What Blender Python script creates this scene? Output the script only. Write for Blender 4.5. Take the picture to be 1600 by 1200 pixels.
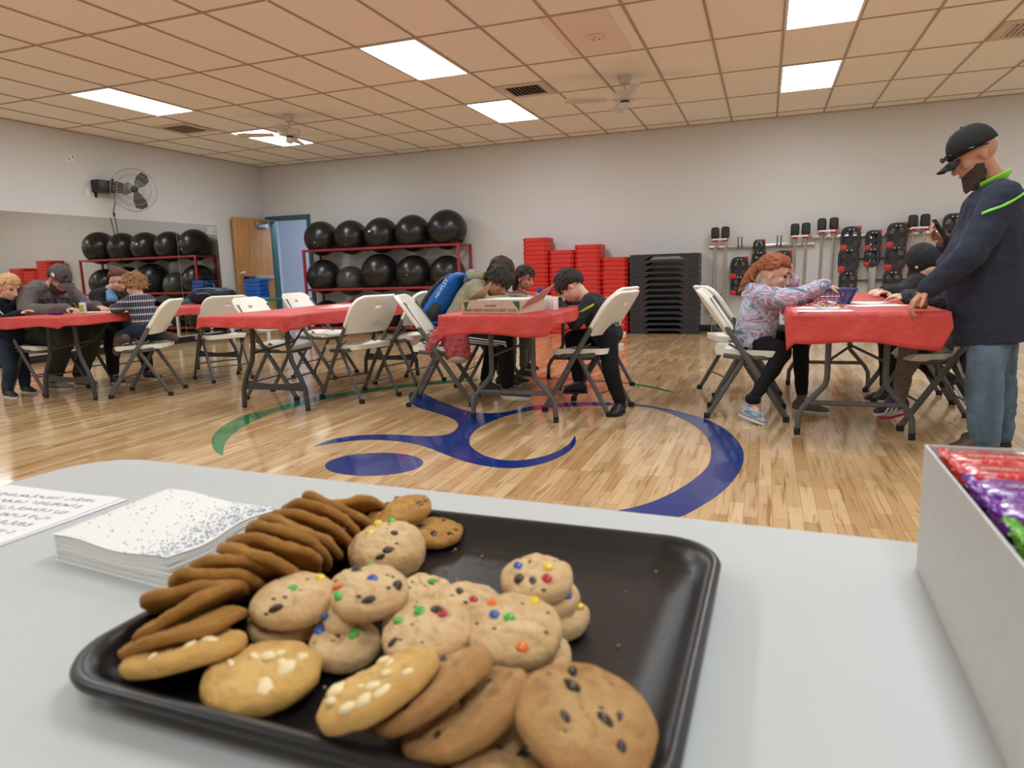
import bpy, bmesh, math, random
from math import sin, cos, pi, radians, sqrt
from mathutils import Vector, Matrix, Euler, noise as mnoise
random.seed(7)
for o in list(bpy.data.objects): bpy.data.objects.remove(o)
SC = bpy.context.scene
COL = SC.collection

# ---------------- camera, world, exposure ----------------
CAM_Z = 1.01
yaw, pitch, roll, FPX = 0.3521, -0.1627, -0.0300, 1077.8
cd = bpy.data.cameras.new('camera'); cam = bpy.data.objects.new('camera', cd); COL.objects.link(cam)
f0 = Vector((-sin(yaw), cos(yaw), 0)); r0 = Vector((cos(yaw), sin(yaw), 0)); u0 = Vector((0, 0, 1))
f = f0*cos(pitch)+u0*sin(pitch); u = u0*cos(pitch)-f0*sin(pitch)
r = r0*cos(roll)+u*sin(roll); u = u*cos(roll)-r0*sin(roll)
cam.matrix_world = Matrix(((r.x, u.x, -f.x, 0), (r.y, u.y, -f.y, 0), (r.z, u.z, -f.z, CAM_Z), (0, 0, 0, 1)))
cd.sensor_width = 36; cd.lens = FPX/1600*36; cd.clip_start = 0.02; cd.clip_end = 100
cd.dof.use_dof = True; cd.dof.focus_distance = 4.2; cd.dof.aperture_fstop = 9.5
SC.camera = cam
SC.view_settings.view_transform = 'Standard'; SC.view_settings.look = 'None'
SC.view_settings.gamma = 1; SC.view_settings.use_curve_mapping = False
SC.view_settings.exposure = 0.80
W = bpy.data.worlds.new('world'); SC.world = W; W.use_nodes = True
W.node_tree.nodes['Background'].inputs[0].default_value = (0.8, 0.85, 1, 1)
W.node_tree.nodes['Background'].inputs[1].default_value = 0.15
LAMP = 9.0

# ---------------- helpers ----------------
class MB:
    def __init__(s): s.v = []; s.f = []
    def add(s, vs, fs, M=None):
        n = len(s.v)
        s.v += [tuple(M @ Vector(p)) for p in vs] if M is not None else [tuple(p) for p in vs]
        s.f += [tuple(i+n for i in q) for q in fs]; return s
    def box(s, a, b, M=None):
        x0, y0, z0 = a; x1, y1, z1 = b
        return s.add([(x0,y0,z0),(x1,y0,z0),(x1,y1,z0),(x0,y1,z0),(x0,y0,z1),(x1,y0,z1),(x1,y1,z1),(x0,y1,z1)],
              [(0,3,2,1),(4,5,6,7),(0,1,5,4),(1,2,6,5),(2,3,7,6),(3,0,4,7)], M)
    def cbox(s, c, d, M=None):
        return s.box([c[i]-d[i]/2 for i in range(3)], [c[i]+d[i]/2 for i in range(3)], M)
    def tube(s, pts, r, n=8, sq=None, closed=False, M=None):
        P = [Vector(p) for p in pts]; m = len(P); R = r if isinstance(r, (list, tuple)) else [r]*m
        vs = []; side = None
        for i, p in enumerate(P):
            if closed: t = (P[(i+1) % m]-P[i-1])
            else: t = P[min(i+1, m-1)]-P[max(i-1, 0)]
            t.normalize()
            if side is None:
                a = Vector((0,0,1)) if abs(t.z) < .9 else Vector((0,1,0))
                side = t.cross(a).normalized()
            side = (side-t*side.dot(t)).normalized(); up = side.cross(t)
            for k in range(n):
                a = 2*pi*k/n+pi/n
                vs.append(p+side*cos(a)*R[i]*(sq[0] if sq else 1)+up*sin(a)*R[i]*(sq[1] if sq else 1))
        fs = []
        for i in range(m if closed else m-1):
            j = (i+1) % m
            for k in range(n):
                fs.append((i*n+k, i*n+(k+1) % n, j*n+(k+1) % n, j*n+k))
        if not closed:
            fs.append(tuple(range(n-1, -1, -1))); fs.append(tuple((m-1)*n+k for k in range(n)))
        return s.add(vs, fs, M)
    def lathe(s, prof, n=20, c=(0,0,0), M=None):
        vs = []; fs = []; m = len(prof)
        for (rr, z) in prof:
            for k in range(n):
                a = 2*pi*k/n; vs.append((c[0]+rr*cos(a), c[1]+rr*sin(a), c[2]+z))
        for i in range(m-1):
            for k in range(n): fs.append((i*n+k, i*n+(k+1) % n, (i+1)*n+(k+1) % n, (i+1)*n+k))
        fs.append(tuple(range(n-1, -1, -1))); fs.append(tuple((m-1)*n+k for k in range(n)))
        return s.add(vs, fs, M)
    def ell(s, c, rad, n=16, m=10, M=None, R=None):
        vs = [(0,0,-1)]; fs = []
        for i in range(1, m):
            t = pi*i/m-pi/2
            for k in range(n): vs.append((cos(t)*cos(2*pi*k/n), cos(t)*sin(2*pi*k/n), sin(t)))
        vs.append((0,0,1)); L = len(vs)-1
        for k in range(n): fs.append((0, 1+(k+1) % n, 1+k)); fs.append((L, L-n+k, L-n+(k+1) % n))
        for i in range(m-2):
            for k in range(n): fs.append((1+i*n+k, 1+i*n+(k+1) % n, 1+(i+1)*n+(k+1) % n, 1+(i+1)*n+k))
        if isinstance(rad, (int, float)): rad = (rad,)*3
        vv = [Vector((a*rad[0], b*rad[1], d*rad[2])) for a, b, d in vs]
        if R is not None: vv = [R @ p for p in vv]
        return s.add([p+Vector(c) for p in vv], fs, M)
    def prism(s, out, z0, z1, M=None):
        n = len(out)
        return s.add([(x, y, z0) for x, y in out]+[(x, y, z1) for x, y in out],
            [tuple(range(n-1, -1, -1)), tuple(range(n, 2*n))]+[(i, (i+1) % n, n+(i+1) % n, n+i) for i in range(n)], M)
    def grid(s, fn, nu, nv, th=0, M=None):
        vs = [fn(i/nu, j/nv) for i in range(nu+1) for j in range(nv+1)]
        fs = [(i*(nv+1)+j, (i+1)*(nv+1)+j, (i+1)*(nv+1)+j+1, i*(nv+1)+j+1) for i in range(nu) for j in range(nv)]
        return s.add(vs, fs, M)

def mesh(name, mb, mat=None, smooth=True, ang=40, bev=0, seg=2, mods=()):
    me = bpy.data.meshes.new(name); me.from_pydata(mb.v, [], mb.f); me.update()
    if mat: me.materials.append(mat)
    bm = bmesh.new(); bm.from_mesh(me); bmesh.ops.recalc_face_normals(bm, faces=bm.faces)
    if bev:
        es = [e for e in bm.edges if len(e.link_faces) == 2 and e.calc_face_angle(0) > radians(30)]
        bmesh.ops.bevel(bm, geom=es, offset=bev, segments=seg, profile=.5, affect='EDGES', clamp_overlap=True)
    if smooth:
        for q in bm.faces: q.smooth = True
        for e in bm.edges:
            if len(e.link_faces) == 2: e.smooth = e.calc_face_angle(0) < radians(ang)
    bm.to_mesh(me); bm.free()
    return me
def obj(name, mb, mat=None, parent=None, loc=(0,0,0), rot=(0,0,0), **k):
    me = mb if isinstance(mb, bpy.types.Mesh) else mesh(name, mb, mat, **k)
    o = bpy.data.objects.new(name, me); COL.objects.link(o); o.location = loc; o.rotation_euler = rot
    if parent: o.parent = parent
    return o
def tag(o, label=None, cat=None, group=None, kind=None):
    if label: o['label'] = label
    if cat: o['category'] = cat
    if group: o['group'] = group
    if kind: o['kind'] = kind
    return o
def thing(name, label, cat, loc=(0,0,0), rz=0, group=None):
    o = bpy.data.objects.new(name, None); COL.objects.link(o); o.location = loc
    o.rotation_euler = (0,0,rz); o.empty_display_size = .1
    return tag(o, label, cat, group)
def struct(name, mb, mat, **k): return tag(obj(name, mb, mat, **k), kind='structure')
def dup(root, loc=None, rz=None, label=None, group=None):
    def cp(o, par):
        c = o.copy(); COL.objects.link(c)
        if par: c.parent = par
        for ch in list(o.children): cp(ch, c)
        return c
    rr = cp(root, None)
    if loc is not None: rr.location = loc
    if rz is not None: rr.rotation_euler = (0,0,rz) if isinstance(rz, (int, float)) else rz
    if label: rr['label'] = label
    if group: rr['group'] = group
    return rr

def mat(name, col, rough=.5, metal=0, spec=.5, noise=None, bump=None, emit=None, coat=0, sheen=0, alpha=None, trans=0, ss=0):
    """noise=(scale, amount[, stretch]) varies the value; bump=(scale, strength)"""
    m = bpy.data.materials.new(name); m.use_nodes = True; nt = m.node_tree; N = nt.nodes; L = nt.links
    b = N['Principled BSDF']; c = (*col, 1) if len(col) == 3 else col
    b.inputs['Base Color'].default_value = c; b.inputs['Roughness'].default_value = rough
    b.inputs['Metallic'].default_value = metal; b.inputs['Specular IOR Level'].default_value = spec
    b.inputs['Coat Weight'].default_value = coat; b.inputs['Sheen Weight'].default_value = sheen
    b.inputs['Transmission Weight'].default_value = trans
    if ss: b.inputs['Subsurface Weight'].default_value = ss; b.inputs['Subsurface Radius'].default_value = (.012,.005,.003); b.inputs['Subsurface Scale'].default_value = 1
    if alpha is not None: b.inputs['Alpha'].default_value = alpha
    if emit: b.inputs['Emission Color'].default_value = (*emit[0], 1); b.inputs['Emission Strength'].default_value = emit[1]
    tc = N.new('ShaderNodeTexCoord')
    if noise:
        nz = N.new('ShaderNodeTexNoise'); nz.inputs['Scale'].default_value = noise[0]; nz.inputs['Detail'].default_value = 4
        mp = N.new('ShaderNodeMapping')
        if len(noise) > 2: mp.inputs['Scale'].default_value = noise[2]
        L.new(tc.outputs['Object'], mp.inputs[0]); L.new(mp.outputs[0], nz.inputs[0])
        mx = N.new('ShaderNodeMix'); mx.data_type = 'RGBA'
        a = noise[1]
        mx.inputs[6].default_value = tuple(max(0, x*(1-a)) for x in c[:3])+(1,)
        mx.inputs[7].default_value = tuple(min(1, x*(1+a)) for x in c[:3])+(1,)
        mr = N.new('ShaderNodeMapRange'); mr.inputs[1].default_value = .3; mr.inputs[2].default_value = .7
        L.new(nz.outputs[0], mr.inputs[0]); L.new(mr.outputs[0], mx.inputs[0]); L.new(mx.outputs[2], b.inputs['Base Color'])
    if bump:
        n2 = N.new('ShaderNodeTexNoise'); n2.inputs['Scale'].default_value = bump[0]; n2.inputs['Detail'].default_value = 5
        L.new(tc.outputs['Object'], n2.inputs[0]); bp = N.new('ShaderNodeBump'); bp.inputs['Strength'].default_value = bump[1]
        bp.inputs['Distance'].default_value = bump[2] if len(bump) > 2 else .01
        L.new(n2.outputs[0], bp.inputs['Height']); L.new(bp.outputs[0], b.inputs['Normal'])
    return m
def text_mb(s, size, M, depth=.0006, font_shear=0):
    cu = bpy.data.curves.new('t', 'FONT'); cu.body = s; cu.size = size; cu.extrude = depth; cu.align_x = 'CENTER'; cu.align_y = 'CENTER'
    cu.shear = font_shear; cu.resolution_u = 2
    o = bpy.data.objects.new('t', cu); COL.objects.link(o); bpy.context.view_layer.update()
    me = o.to_mesh(); mb = MB(); mb.add([v.co for v in me.vertices], [tuple(p.vertices) for p in me.polygons], M)
    o.to_mesh_clear(); bpy.data.objects.remove(o); bpy.data.curves.remove(cu); return mb
def T(x, y, z): return Matrix.Translation((x, y, z))
def R(a, ax): return Matrix.Rotation(a, 4, ax)

# ---------------- materials ----------------
m_wall = mat('painted wall', (.66,.65,.645), .6, bump=(90, .12, .004), noise=(1.2, .02))
m_ceil = mat('acoustic tile', (.93,.87,.80), .9, noise=(160, .10), bump=(220, .35, .004))
m_tbar = mat('ceiling grid with shadow tan', (.42,.33,.26), .5)  # real grid bars, their tan darkened to take in the shadow gaps
m_white = mat('white enamel', (.8,.8,.78), .35)
m_tube = mat('grey powder coat', (.10,.10,.10), .45, noise=(30, .15))
m_tubedk = mat('dark powder coat', (.045,.045,.045), .45)
m_foot = mat('rubber foot', (.01,.01,.01), .7)
m_chair = mat('white blow moulded plastic', (.90,.88,.80), .42, bump=(180, .08, .002), noise=(6, .02))
m_top = mat('white plastic top', (.50,.515,.515), .6, spec=.3, bump=(400, .06, .001), noise=(5, .015))
m_redrack = mat('red steel', (.32,.015,.02), .4)
m_black = mat('black plastic', (.012,.012,.014), .45)
m_chrome = mat('chrome', (.6,.6,.6), .2, metal=1)
m_paper = mat('white paper', (.8,.8,.82), .7)
m_wood = mat('oak door', (.50,.24,.08), .4, noise=(3, .18, (6, 6, .7)))
m_teal = mat('teal painted frame', (.03,.12,.13), .45)

def floor_mat():
    m = bpy.data.materials.new('maple floor'); m.use_nodes = True; nt = m.node_tree; N = nt.nodes; L = nt.links
    b = N['Principled BSDF']; tc = N.new('ShaderNodeTexCoord')
    mp = N.new('ShaderNodeMapping'); mp.inputs['Rotation'].default_value = (0,0,radians(90)); L.new(tc.outputs['Object'], mp.inputs[0])
    def brick(c1, c2, w, off, bias=0, mort=.0006):
        k = N.new('ShaderNodeTexBrick'); k.offset = off; k.offset_frequency = 2; k.squash = 1
        k.inputs['Color1'].default_value = c1; k.inputs['Color2'].default_value = c2; k.inputs['Mortar'].default_value = (.16,.085,.035,1)
        k.inputs['Scale'].default_value = 1; k.inputs['Mortar Size'].default_value = mort; k.inputs['Mortar Smooth'].default_value = .2
        k.inputs['Bias'].default_value = bias; k.inputs['Brick Width'].default_value = w; k.inputs['Row Height'].default_value = .0571
        L.new(mp.outputs[0], k.inputs[0]); return k
    k1 = brick((.80,.57,.33,1), (.56,.34,.15,1), .47, .37, -.1)
    k2 = brick((1,1,1,1), (.80,.74,.66,1), .71, .61, .1, 0)
    mul = N.new('ShaderNodeMix'); mul.data_type = 'RGBA'; mul.blend_type = 'MULTIPLY'; mul.inputs[0].default_value = .8
    L.new(k1.outputs[0], mul.inputs[6]); L.new(k2.outputs[0], mul.inputs[7])
    # grain
    mp2 = N.new('ShaderNodeMapping'); mp2.inputs['Scale'].default_value = (38, 2.6, 1); L.new(tc.outputs['Object'], mp2.inputs[0])
    nz = N.new('ShaderNodeTexNoise'); nz.inputs['Scale'].default_value = 1; nz.inputs['Detail'].default_value = 5; nz.inputs['Distortion'].default_value = .7
    L.new(mp2.outputs[0], nz.inputs[0])
    rp = N.new('ShaderNodeValToRGB'); rp.color_ramp.elements[0].position = .30; rp.color_ramp.elements[0].color = (.50,.34,.20,1)
    rp.color_ramp.elements[1].position = .47; rp.color_ramp.elements[1].color = (1,1,1,1)
    L.new(nz.outputs[0], rp.inputs[0])
    m2 = N.new('ShaderNodeMix'); m2.data_type = 'RGBA'; m2.blend_type = 'MULTIPLY'; m2.inputs[0].default_value = .75
    L.new(mul.outputs[2], m2.inputs[6]); L.new(rp.outputs[0], m2.inputs[7]); L.new(m2.outputs[2], b.inputs['Base Color'])
    b.inputs['Roughness'].default_value = .13; b.inputs['Specular IOR Level'].default_value = .5; b.inputs['Coat Weight'].default_value = .25; b.inputs['Coat Roughness'].default_value = .05
    bp = N.new('ShaderNodeBump'); bp.inputs['Strength'].default_value = .05; bp.inputs['Distance'].default_value = .01
    nz3 = N.new('ShaderNodeTexNoise'); nz3.inputs['Scale'].default_value = 3.5; L.new(tc.outputs['Object'], nz3.inputs[0])
    L.new(nz3.outputs[0], bp.inputs['Height']); L.new(bp.outputs[0], b.inputs['Normal'])
    return m
m_floor = floor_mat()

# ---------------- room ----------------
XL, XR, YB, YF, H = -8.93, 6.2, 11.03, -3.2, 3.065
GX0, GY0, GX, GY = -6.0, 4.62, .6096, 1.2192
struct('floor', MB().box((XL-.1, YF-.1, -.1), (XR+.1, YB+2.2, 0)), m_floor, smooth=False)
struct('wall_left', MB().box((XL-.12, YF, 0), (XL, YB+.12, H)), m_wall, smooth=False)
struct('wall_right', MB().box((XR, YF, 0), (XR+.12, YB, H)), m_wall, smooth=False)
struct('wall_front', MB().box((XL-.12, YF-.12, 0), (XR+.12, YF, H)), m_wall, smooth=False)
DX0, DX1, DZ = -8.85, -7.96, 2.10   # doorway in the back wall
struct('wall_back', MB().box((XL-.12, YB, 0), (DX0, YB+.12, H)).box((DX1, YB, 0), (XR+.12, YB+.12, H)).box((DX0, YB, DZ), (DX1, YB+.12, H)), m_wall, smooth=False)
struct('ceiling', MB().box((XL-.12, YF-.12, H), (XR+.12, YB+.12, H+.1)), m_ceil, smooth=False)
g = MB()
i = -4
x = GX0-4*GX
while x < XR:
    if x > XL: g.box((x-.012, YF, H-.007), (x+.012, YB, H+.002))
    x += GX
y = GY0-6*GY
while y < YB:
    if y > YF: g.box((XL, y-.012, H-.006), (XR, y+.012, H+.002))
    y += GY
g.box((XL, YF, H-.01), (XL+.02, YB, H)); g.box((XL, YB-.02, H-.01), (XR, YB, H)); g.box((XR-.02, YF, H-.01), (XR, YB, H)); g.box((XL, YF, H-.01), (XR, YF+.02, H))
struct('trim_1', g, m_tbar, smooth=False)
struct('baseboard_left', MB().box((XL, YF, 0), (XL+.012, YB, .1)), m_black, bev=.003)
struct('baseboard_back', MB().box((DX1+.06, YB-.012, 0), (XR, YB, .1)), m_black, bev=.003)
struct('baseboard_right', MB().box((XR-.012, YF, 0), (XR, YB, .1)), m_black, bev=.003)
# door frame and corridor behind
struct('trim_2', MB().box((DX0-.06, YB-.035, 0), (DX0+.05, YB+.13, DZ+.05)).box((DX1-.03, YB-.035, 0), (DX1+.04, YB+.13, DZ+.05)).box((DX0+.05, YB-.035, DZ-.03), (DX1-.03, YB+.13, DZ+.05)), m_teal, bev=.004)
m_corr = mat('pale blue corridor paint', (.62,.68,.80), .6)
struct('wall_corridor', MB().box((XL-1.2, YB+1.9, 0), (-6.4, YB+2.0, 2.7)).box((-6.5, YB+.12, 0), (-6.4, YB+1.9, 2.7)).box((XL-1.3, YB+.12, 0), (XL-1.2, YB+2, 2.7)), m_corr, smooth=False)
struct('ceiling_corridor', MB().box((XL-1.3, YB+.12, 2.7), (-6.4, YB+2, 2.75)), m_ceil, smooth=False)
# lamps
m_diff = mat('lit diffuser', (.9,.93,.95), .4, emit=((.86,.95,1.0), LAMP))
t0 = thing('ceiling_light', 'x', 'ceiling light', (0,0,H), 0, 'recessed fluorescent ceiling lights')
fr = MB(); a, b_, w = .30, .605, .022
for q in (((-a,-b_),(a,-b_+w)), ((-a,b_-w),(a,b_)), ((-a,-b_),(-a+w,b_)), ((a-w,-b_),(a,b_))):
    fr.box((*q[0],-.012), (*q[1],.0))
obj('frame', fr, m_white, t0, smooth=False)
obj('diffuser', MB().grid(lambda s, t: (-a+w+s*2*(a-w), -b_+w+t*2*(b_-w), -.005-.006*abs(sin(2*pi*s))), 16, 2), m_diff, t0)
first = True
names = {(-2,1):'glowing ceiling light nearest the mirrored wall, in the row nearer the viewer', (4,1):'large bright ceiling light above the middle tables, nearer of its pair', (10,1):'ceiling light cut off by the top edge, above the right-hand table',
         (-2,3):'ceiling light partly behind the left ceiling fan', (4,3):'ceiling light between the vent and the large bright light, nearer the back wall', (10,3):'ceiling light closest to the back wall above the barbell rack'}
for i in (-2, 4, 10, 16):
    for j in (-5, -3, -1, 1, 3):
        x, y = GX0+(i+.5)*GX, GY0+(j+.5)*GY
        lb = names.get((i, j), 'ceiling light behind the viewer or beyond the right edge of the room')
        if first: o = t0; o.location = (x, y, H); o['label'] = lb; first = False
        else: o = dup(t0, (x, y, H), 0, lb)
cl = thing('ceiling_light', 'unseen lamp added to give daylight to the corridor behind the open doorway', 'ceiling light', (-8.2, YB+1.1, 2.69))  # unseen glowing panel, added to stand in for the corridor's bluish daylight
obj('diffuser', MB().cbox((0,0,0), (.3, 1.2, .02)), mat('added corridor daylight', (.9,.9,.9), .4, emit=((.8,.9,1.0), 14)), cl)

# air vents
m_vent = mat('vent metal', (.62,.52,.42), .5); m_dark = mat('vent void', (.01,.01,.01), .9)
def vent(x, y, label):
    t = thing('ceiling_vent', label, 'vent', (x, y, H), 0, 'square ceiling air vents')
    f_ = MB()
    for q in (((-.29,-.29),(.29,-.2)), ((-.29,.2),(.29,.29)), ((-.29,-.2),(-.2,.2)), ((.2,-.2),(.29,.2))): f_.box((*q[0],-.014), (*q[1],0))
    obj('frame', f_, m_vent, t, bev=.003)
    obj('opening', MB().box((-.2,-.2,-.004), (.2,.2,-.002)), m_dark, t, smooth=False)
    s = MB()
    for k in range(9): s.cbox((0,0,0), (.026,.4,.003), T(-.18+k*.045,0,-.012) @ R(radians(40), 'Y'))
    obj('louvre', s, m_vent, t, smooth=False)
vent(GX0+5.5*GX+.0, GY0+2.75*GY, 'square louvred air vent beside the ceiling light over the middle tables')
vent(GX0-2.5*GX, GY0+2.6*GY, 'square louvred air vent near the mirrored wall')
vent(GX0+13.5*GX, GY0+2.75*GY, 'square louvred air vent at the right edge above the man in the cap')
t = thing('ceiling_speaker_plate', 'small square plate with holes on a smooth ceiling panel', 'ceiling plate', (-1.49, 6.5, H))
obj('panel', MB().cbox((.0-.045,-.05,-.003), (.57,1.17,.004)), mat('smooth panel', (.84,.74,.66), .6), t, smooth=False)
obj('plate', MB().cbox((0,0,-.012), (.14,.16,.014)), mat('plate', (.8,.7,.62), .5), t, bev=.004)
hl = MB()
for q in ((-.03,.03),(.03,.03),(0,-.03)): hl.cbox((q[0],q[1],-.0195), (.016,.016,.002))
obj('hole', hl, m_dark, t)

# ceiling fans
m_fan = mat('fan white', (.62,.58,.52), .4)
def fan(x, y, label, a0):
    t = thing('ceiling_fan', label, 'ceiling fan', (x, y, H), a0, 'white ceiling fans')
    obj('canopy', MB().lathe([(.075,0),(.075,-.03),(.05,-.085),(.03,-.09)], 20), m_fan, t)
    obj('rod', MB().tube([(0,0,-.08),(0,0,-.2)], .012), m_fan, t)
    obj('motor', MB().lathe([(.02,-.155),(.06,-.165),(.13,-.18),(.14,-.21),(.13,-.25),(.06,-.262)], 24), m_fan, t)
    obj('collar', MB().lathe([(.045,-.255),(.05,-.29)], 16), m_black, t)
    obj('switch_housing', MB().lathe([(.05,-.285),(.055,-.335),(.03,-.35)], 16), m_fan, t)
    obj('pull_chain', MB().tube([(.03,-.02,-.34),(.03,-.02,-.62)], .0025, 5), m_vent, t)
    for k in range(4):
        Mx = R(k*pi/2, 'Z')
        out = [(.20,-.045),(.58,-.07),(.64,-.05),(.66,0),(.64,.05),(.58,.07),(.20,.045)]
        b = obj('blade', MB().prism(out, -.004, .004, Mx @ T(0,0,-.245) @ R(radians(12), 'X')), m_fan, t, bev=.001)
        obj('blade_arm', MB().cbox((.16,0,-.245), (.14,.03,.006), Mx), m_fan, b)
fan(-1.493, 7.9, 'white ceiling fan above the middle of the room, right of the air vent', radians(20))
fan(-5.80, 7.77, 'white ceiling fan hanging in front of a lit ceiling panel near the corner', radians(25))

# mirror panels on the left wall
m_mir = mat('silvered mirror', (.80,.81,.77), .015, metal=1)
ys = [9.74, 8.84, 7.02, 5.2, 3.38, 1.56, -.26]
labs = ['narrow last mirror panel beside the wooden door', 'mirror panel reflecting the exercise balls, under the wall fan cord', 'mirror panel above the man in the grey hoodie', 'mirror panel beside the left picture edge', 'mirror panel beyond the left picture edge', 'mirror panel farthest from the door']
for k in range(6):
    tag(obj('wall_mirror', MB().box((XL, ys[k+1]+.003, .12), (XL+.006, ys[k]-.003, 1.935)), m_mir, smooth=False), labs[k], 'mirror', 'mirror panels along the left wall')
t = thing('notice', 'small white printed notice stuck on the mirror corner by the door', 'notice', (XL+.008, 9.60, 1.84))
obj('sheet', MB().box((0,-.11,-.055), (.001,.11,.055)), m_paper, t)
tx = text_mb('NO FOOD', .05, T(.0015,0,.02) @ R(pi/2,'Z') @ R(pi/2,'X')); t2_ = text_mb('OR DRINK', .05, T(.0015,0,-.025) @ R(pi/2,'Z') @ R(pi/2,'X'))
tx.add(t2_.v, t2_.f); obj('lettering', tx, m_black, t, smooth=False)

# wall fan
t = thing('wall_fan', 'round caged industrial fan mounted high on the left wall', 'fan', (XL, 7.62, 2.32))
obj('bracket', MB().tube([(0,0,0),(.12,.02,0),(.2,.12,0)], .02), m_black, t)
obj('motor', MB().lathe([(.06,0),(.075,.02),(.075,.14),(.05,.16)], 18, M=T(.17,.16,0) @ R(radians(75),'Y')), mat('fan motor', (.09,.08,.09), .4), t)
FM = T(.36,.18,0) @ R(radians(-38),'Z') @ R(pi/2,'Y')
cg = MB()
for rr, zz in ((.30,0),(.30,-.06),(.22,.045),(.13,.06),(.22,-.11),(.12,-.13)):
    cg.tube([(rr*cos(2*pi*k/40), rr*sin(2*pi*k/40), zz) for k in range(40)], .0032, 5, closed=True)
for k in range(36):
    a = 2*pi*k/36
    cg.tube([(.05*cos(a),.05*sin(a),.065),(.13*cos(a),.13*sin(a),.06),(.22*cos(a),.22*sin(a),.045),(.30*cos(a),.30*sin(a),0),(.30*cos(a),.30*sin(a),-.06),(.22*cos(a),.22*sin(a),-.11),(.06*cos(a),.06*sin(a),-.14)], .0014, 4)
m_cage = mat('cage wire', (.45,.43,.40), .35, metal=.6)
obj('cage', MB().add(cg.v, cg.f, FM), m_cage, t)
obj('badge', MB().lathe([(.05,.06),(.05,.07),(.035,.074)], 20, M=FM), m_black, t)
m_bl = mat('fan blade', (.06,.055,.06), .4)
for k in range(3):
    out = [(.04,-.03),(.12,-.09),(.22,-.12),(.275,-.06),(.28,.03),(.20,.06),(.10,.05),(.04,.03)]
    obj('blade', MB().prism(out, -.003, .003, FM @ T(0,0,-.03) @ R(k*2*pi/3+.5,'Z') @ R(radians(18),'X')), m_bl, t)
cord = [(.12,.05,-.05),(.10,.06,-.2),(.06,.05,-.30),(.05,.08,-.40),(.04,.10,-.6),(.03,.14,-.9),(.02,.16,-1.35),(.02,.17,-1.9)]
obj('cord', MB().tube(cord, .006, 6), m_black, t)
obj('cord_switch', MB().cbox((.055,.065,-.335), (.02,.02,.05)), m_black, t)
t = thing('wall_speaker', 'flat black box on a bracket beside the round wall fan', 'speaker', (XL, 7.46, 2.36))
obj('housing', MB().box((.02,-.06,-.09), (.16,.2,.08)), m_black, t, bev=.006)
obj('bracket', MB().box((0,.02,-.03), (.03,.1,.03)), m_black, t)
obj('knob', MB().ell((.17,.16,.09), .02), m_black, t)
t = thing('wall_outlet', 'cream blank cover plate on the wall left of the black outlet', 'outlet', (XL, 7.35, 2.265)); obj('plate', MB().box((0,-.03,-.055), (.008,.03,.055)), m_chair, t, bev=.002)
t = thing('wall_outlet', 'black socket beneath the flat black box on the wall', 'outlet', (XL, 7.46, 2.25)); obj('plate', MB().box((0,-.03,-.055), (.008,.03,.055)), m_white, t, bev=.002)
obj('socket', MB().box((.008,-.02,-.045), (.02,.02,.045)), m_black, t, bev=.002)
sp = MB(); 
for q in ((0,0,.05,.035),(.03,-.05,.03,.03),(-.03,.04,.025,.02)):
    sp.prism([(q[0]+q[2]*cos(a*pi/4)*(1+.3*random.random()), q[1]+q[3]*sin(a*pi/4)*(1+.3*random.random())) for a in range(8)], 0, .0015)
tag(obj('plaster_patch', MB().add(sp.v, sp.f, R(pi/2,'Y')), m_paper, loc=(XL, 7.16, 2.70)), 'small white spackle patch high on the left wall', 'plaster patch')

# open door
t = thing('door', 'open light wood door leaning back to the mirrored wall', 'door', (DX0+.030, YB-.05, 0), radians(-90.6))
obj('leaf', MB().box((0,-.022,.01), (.95,.022,2.09)), m_wood, t, bev=.002)
obj('closer', MB().box((.12,.022,1.93), (.42,.075,2.02)), m_chrome, t, bev=.005)
obj('closer_arm', MB().tube([(.15,.05,2.03),(.30,.12,2.05),(.02,.2,2.06)], .008), m_chrome, t)
obj('panic_bar', MB().box((.05,.022,1.00), (.88,.07,1.06)), m_chrome, t, bev=.006)
obj('lever', MB().tube([(.90,.02,1.10),(.90,.08,1.12),(.86,.10,1.13)], .014), m_white, t)

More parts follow.
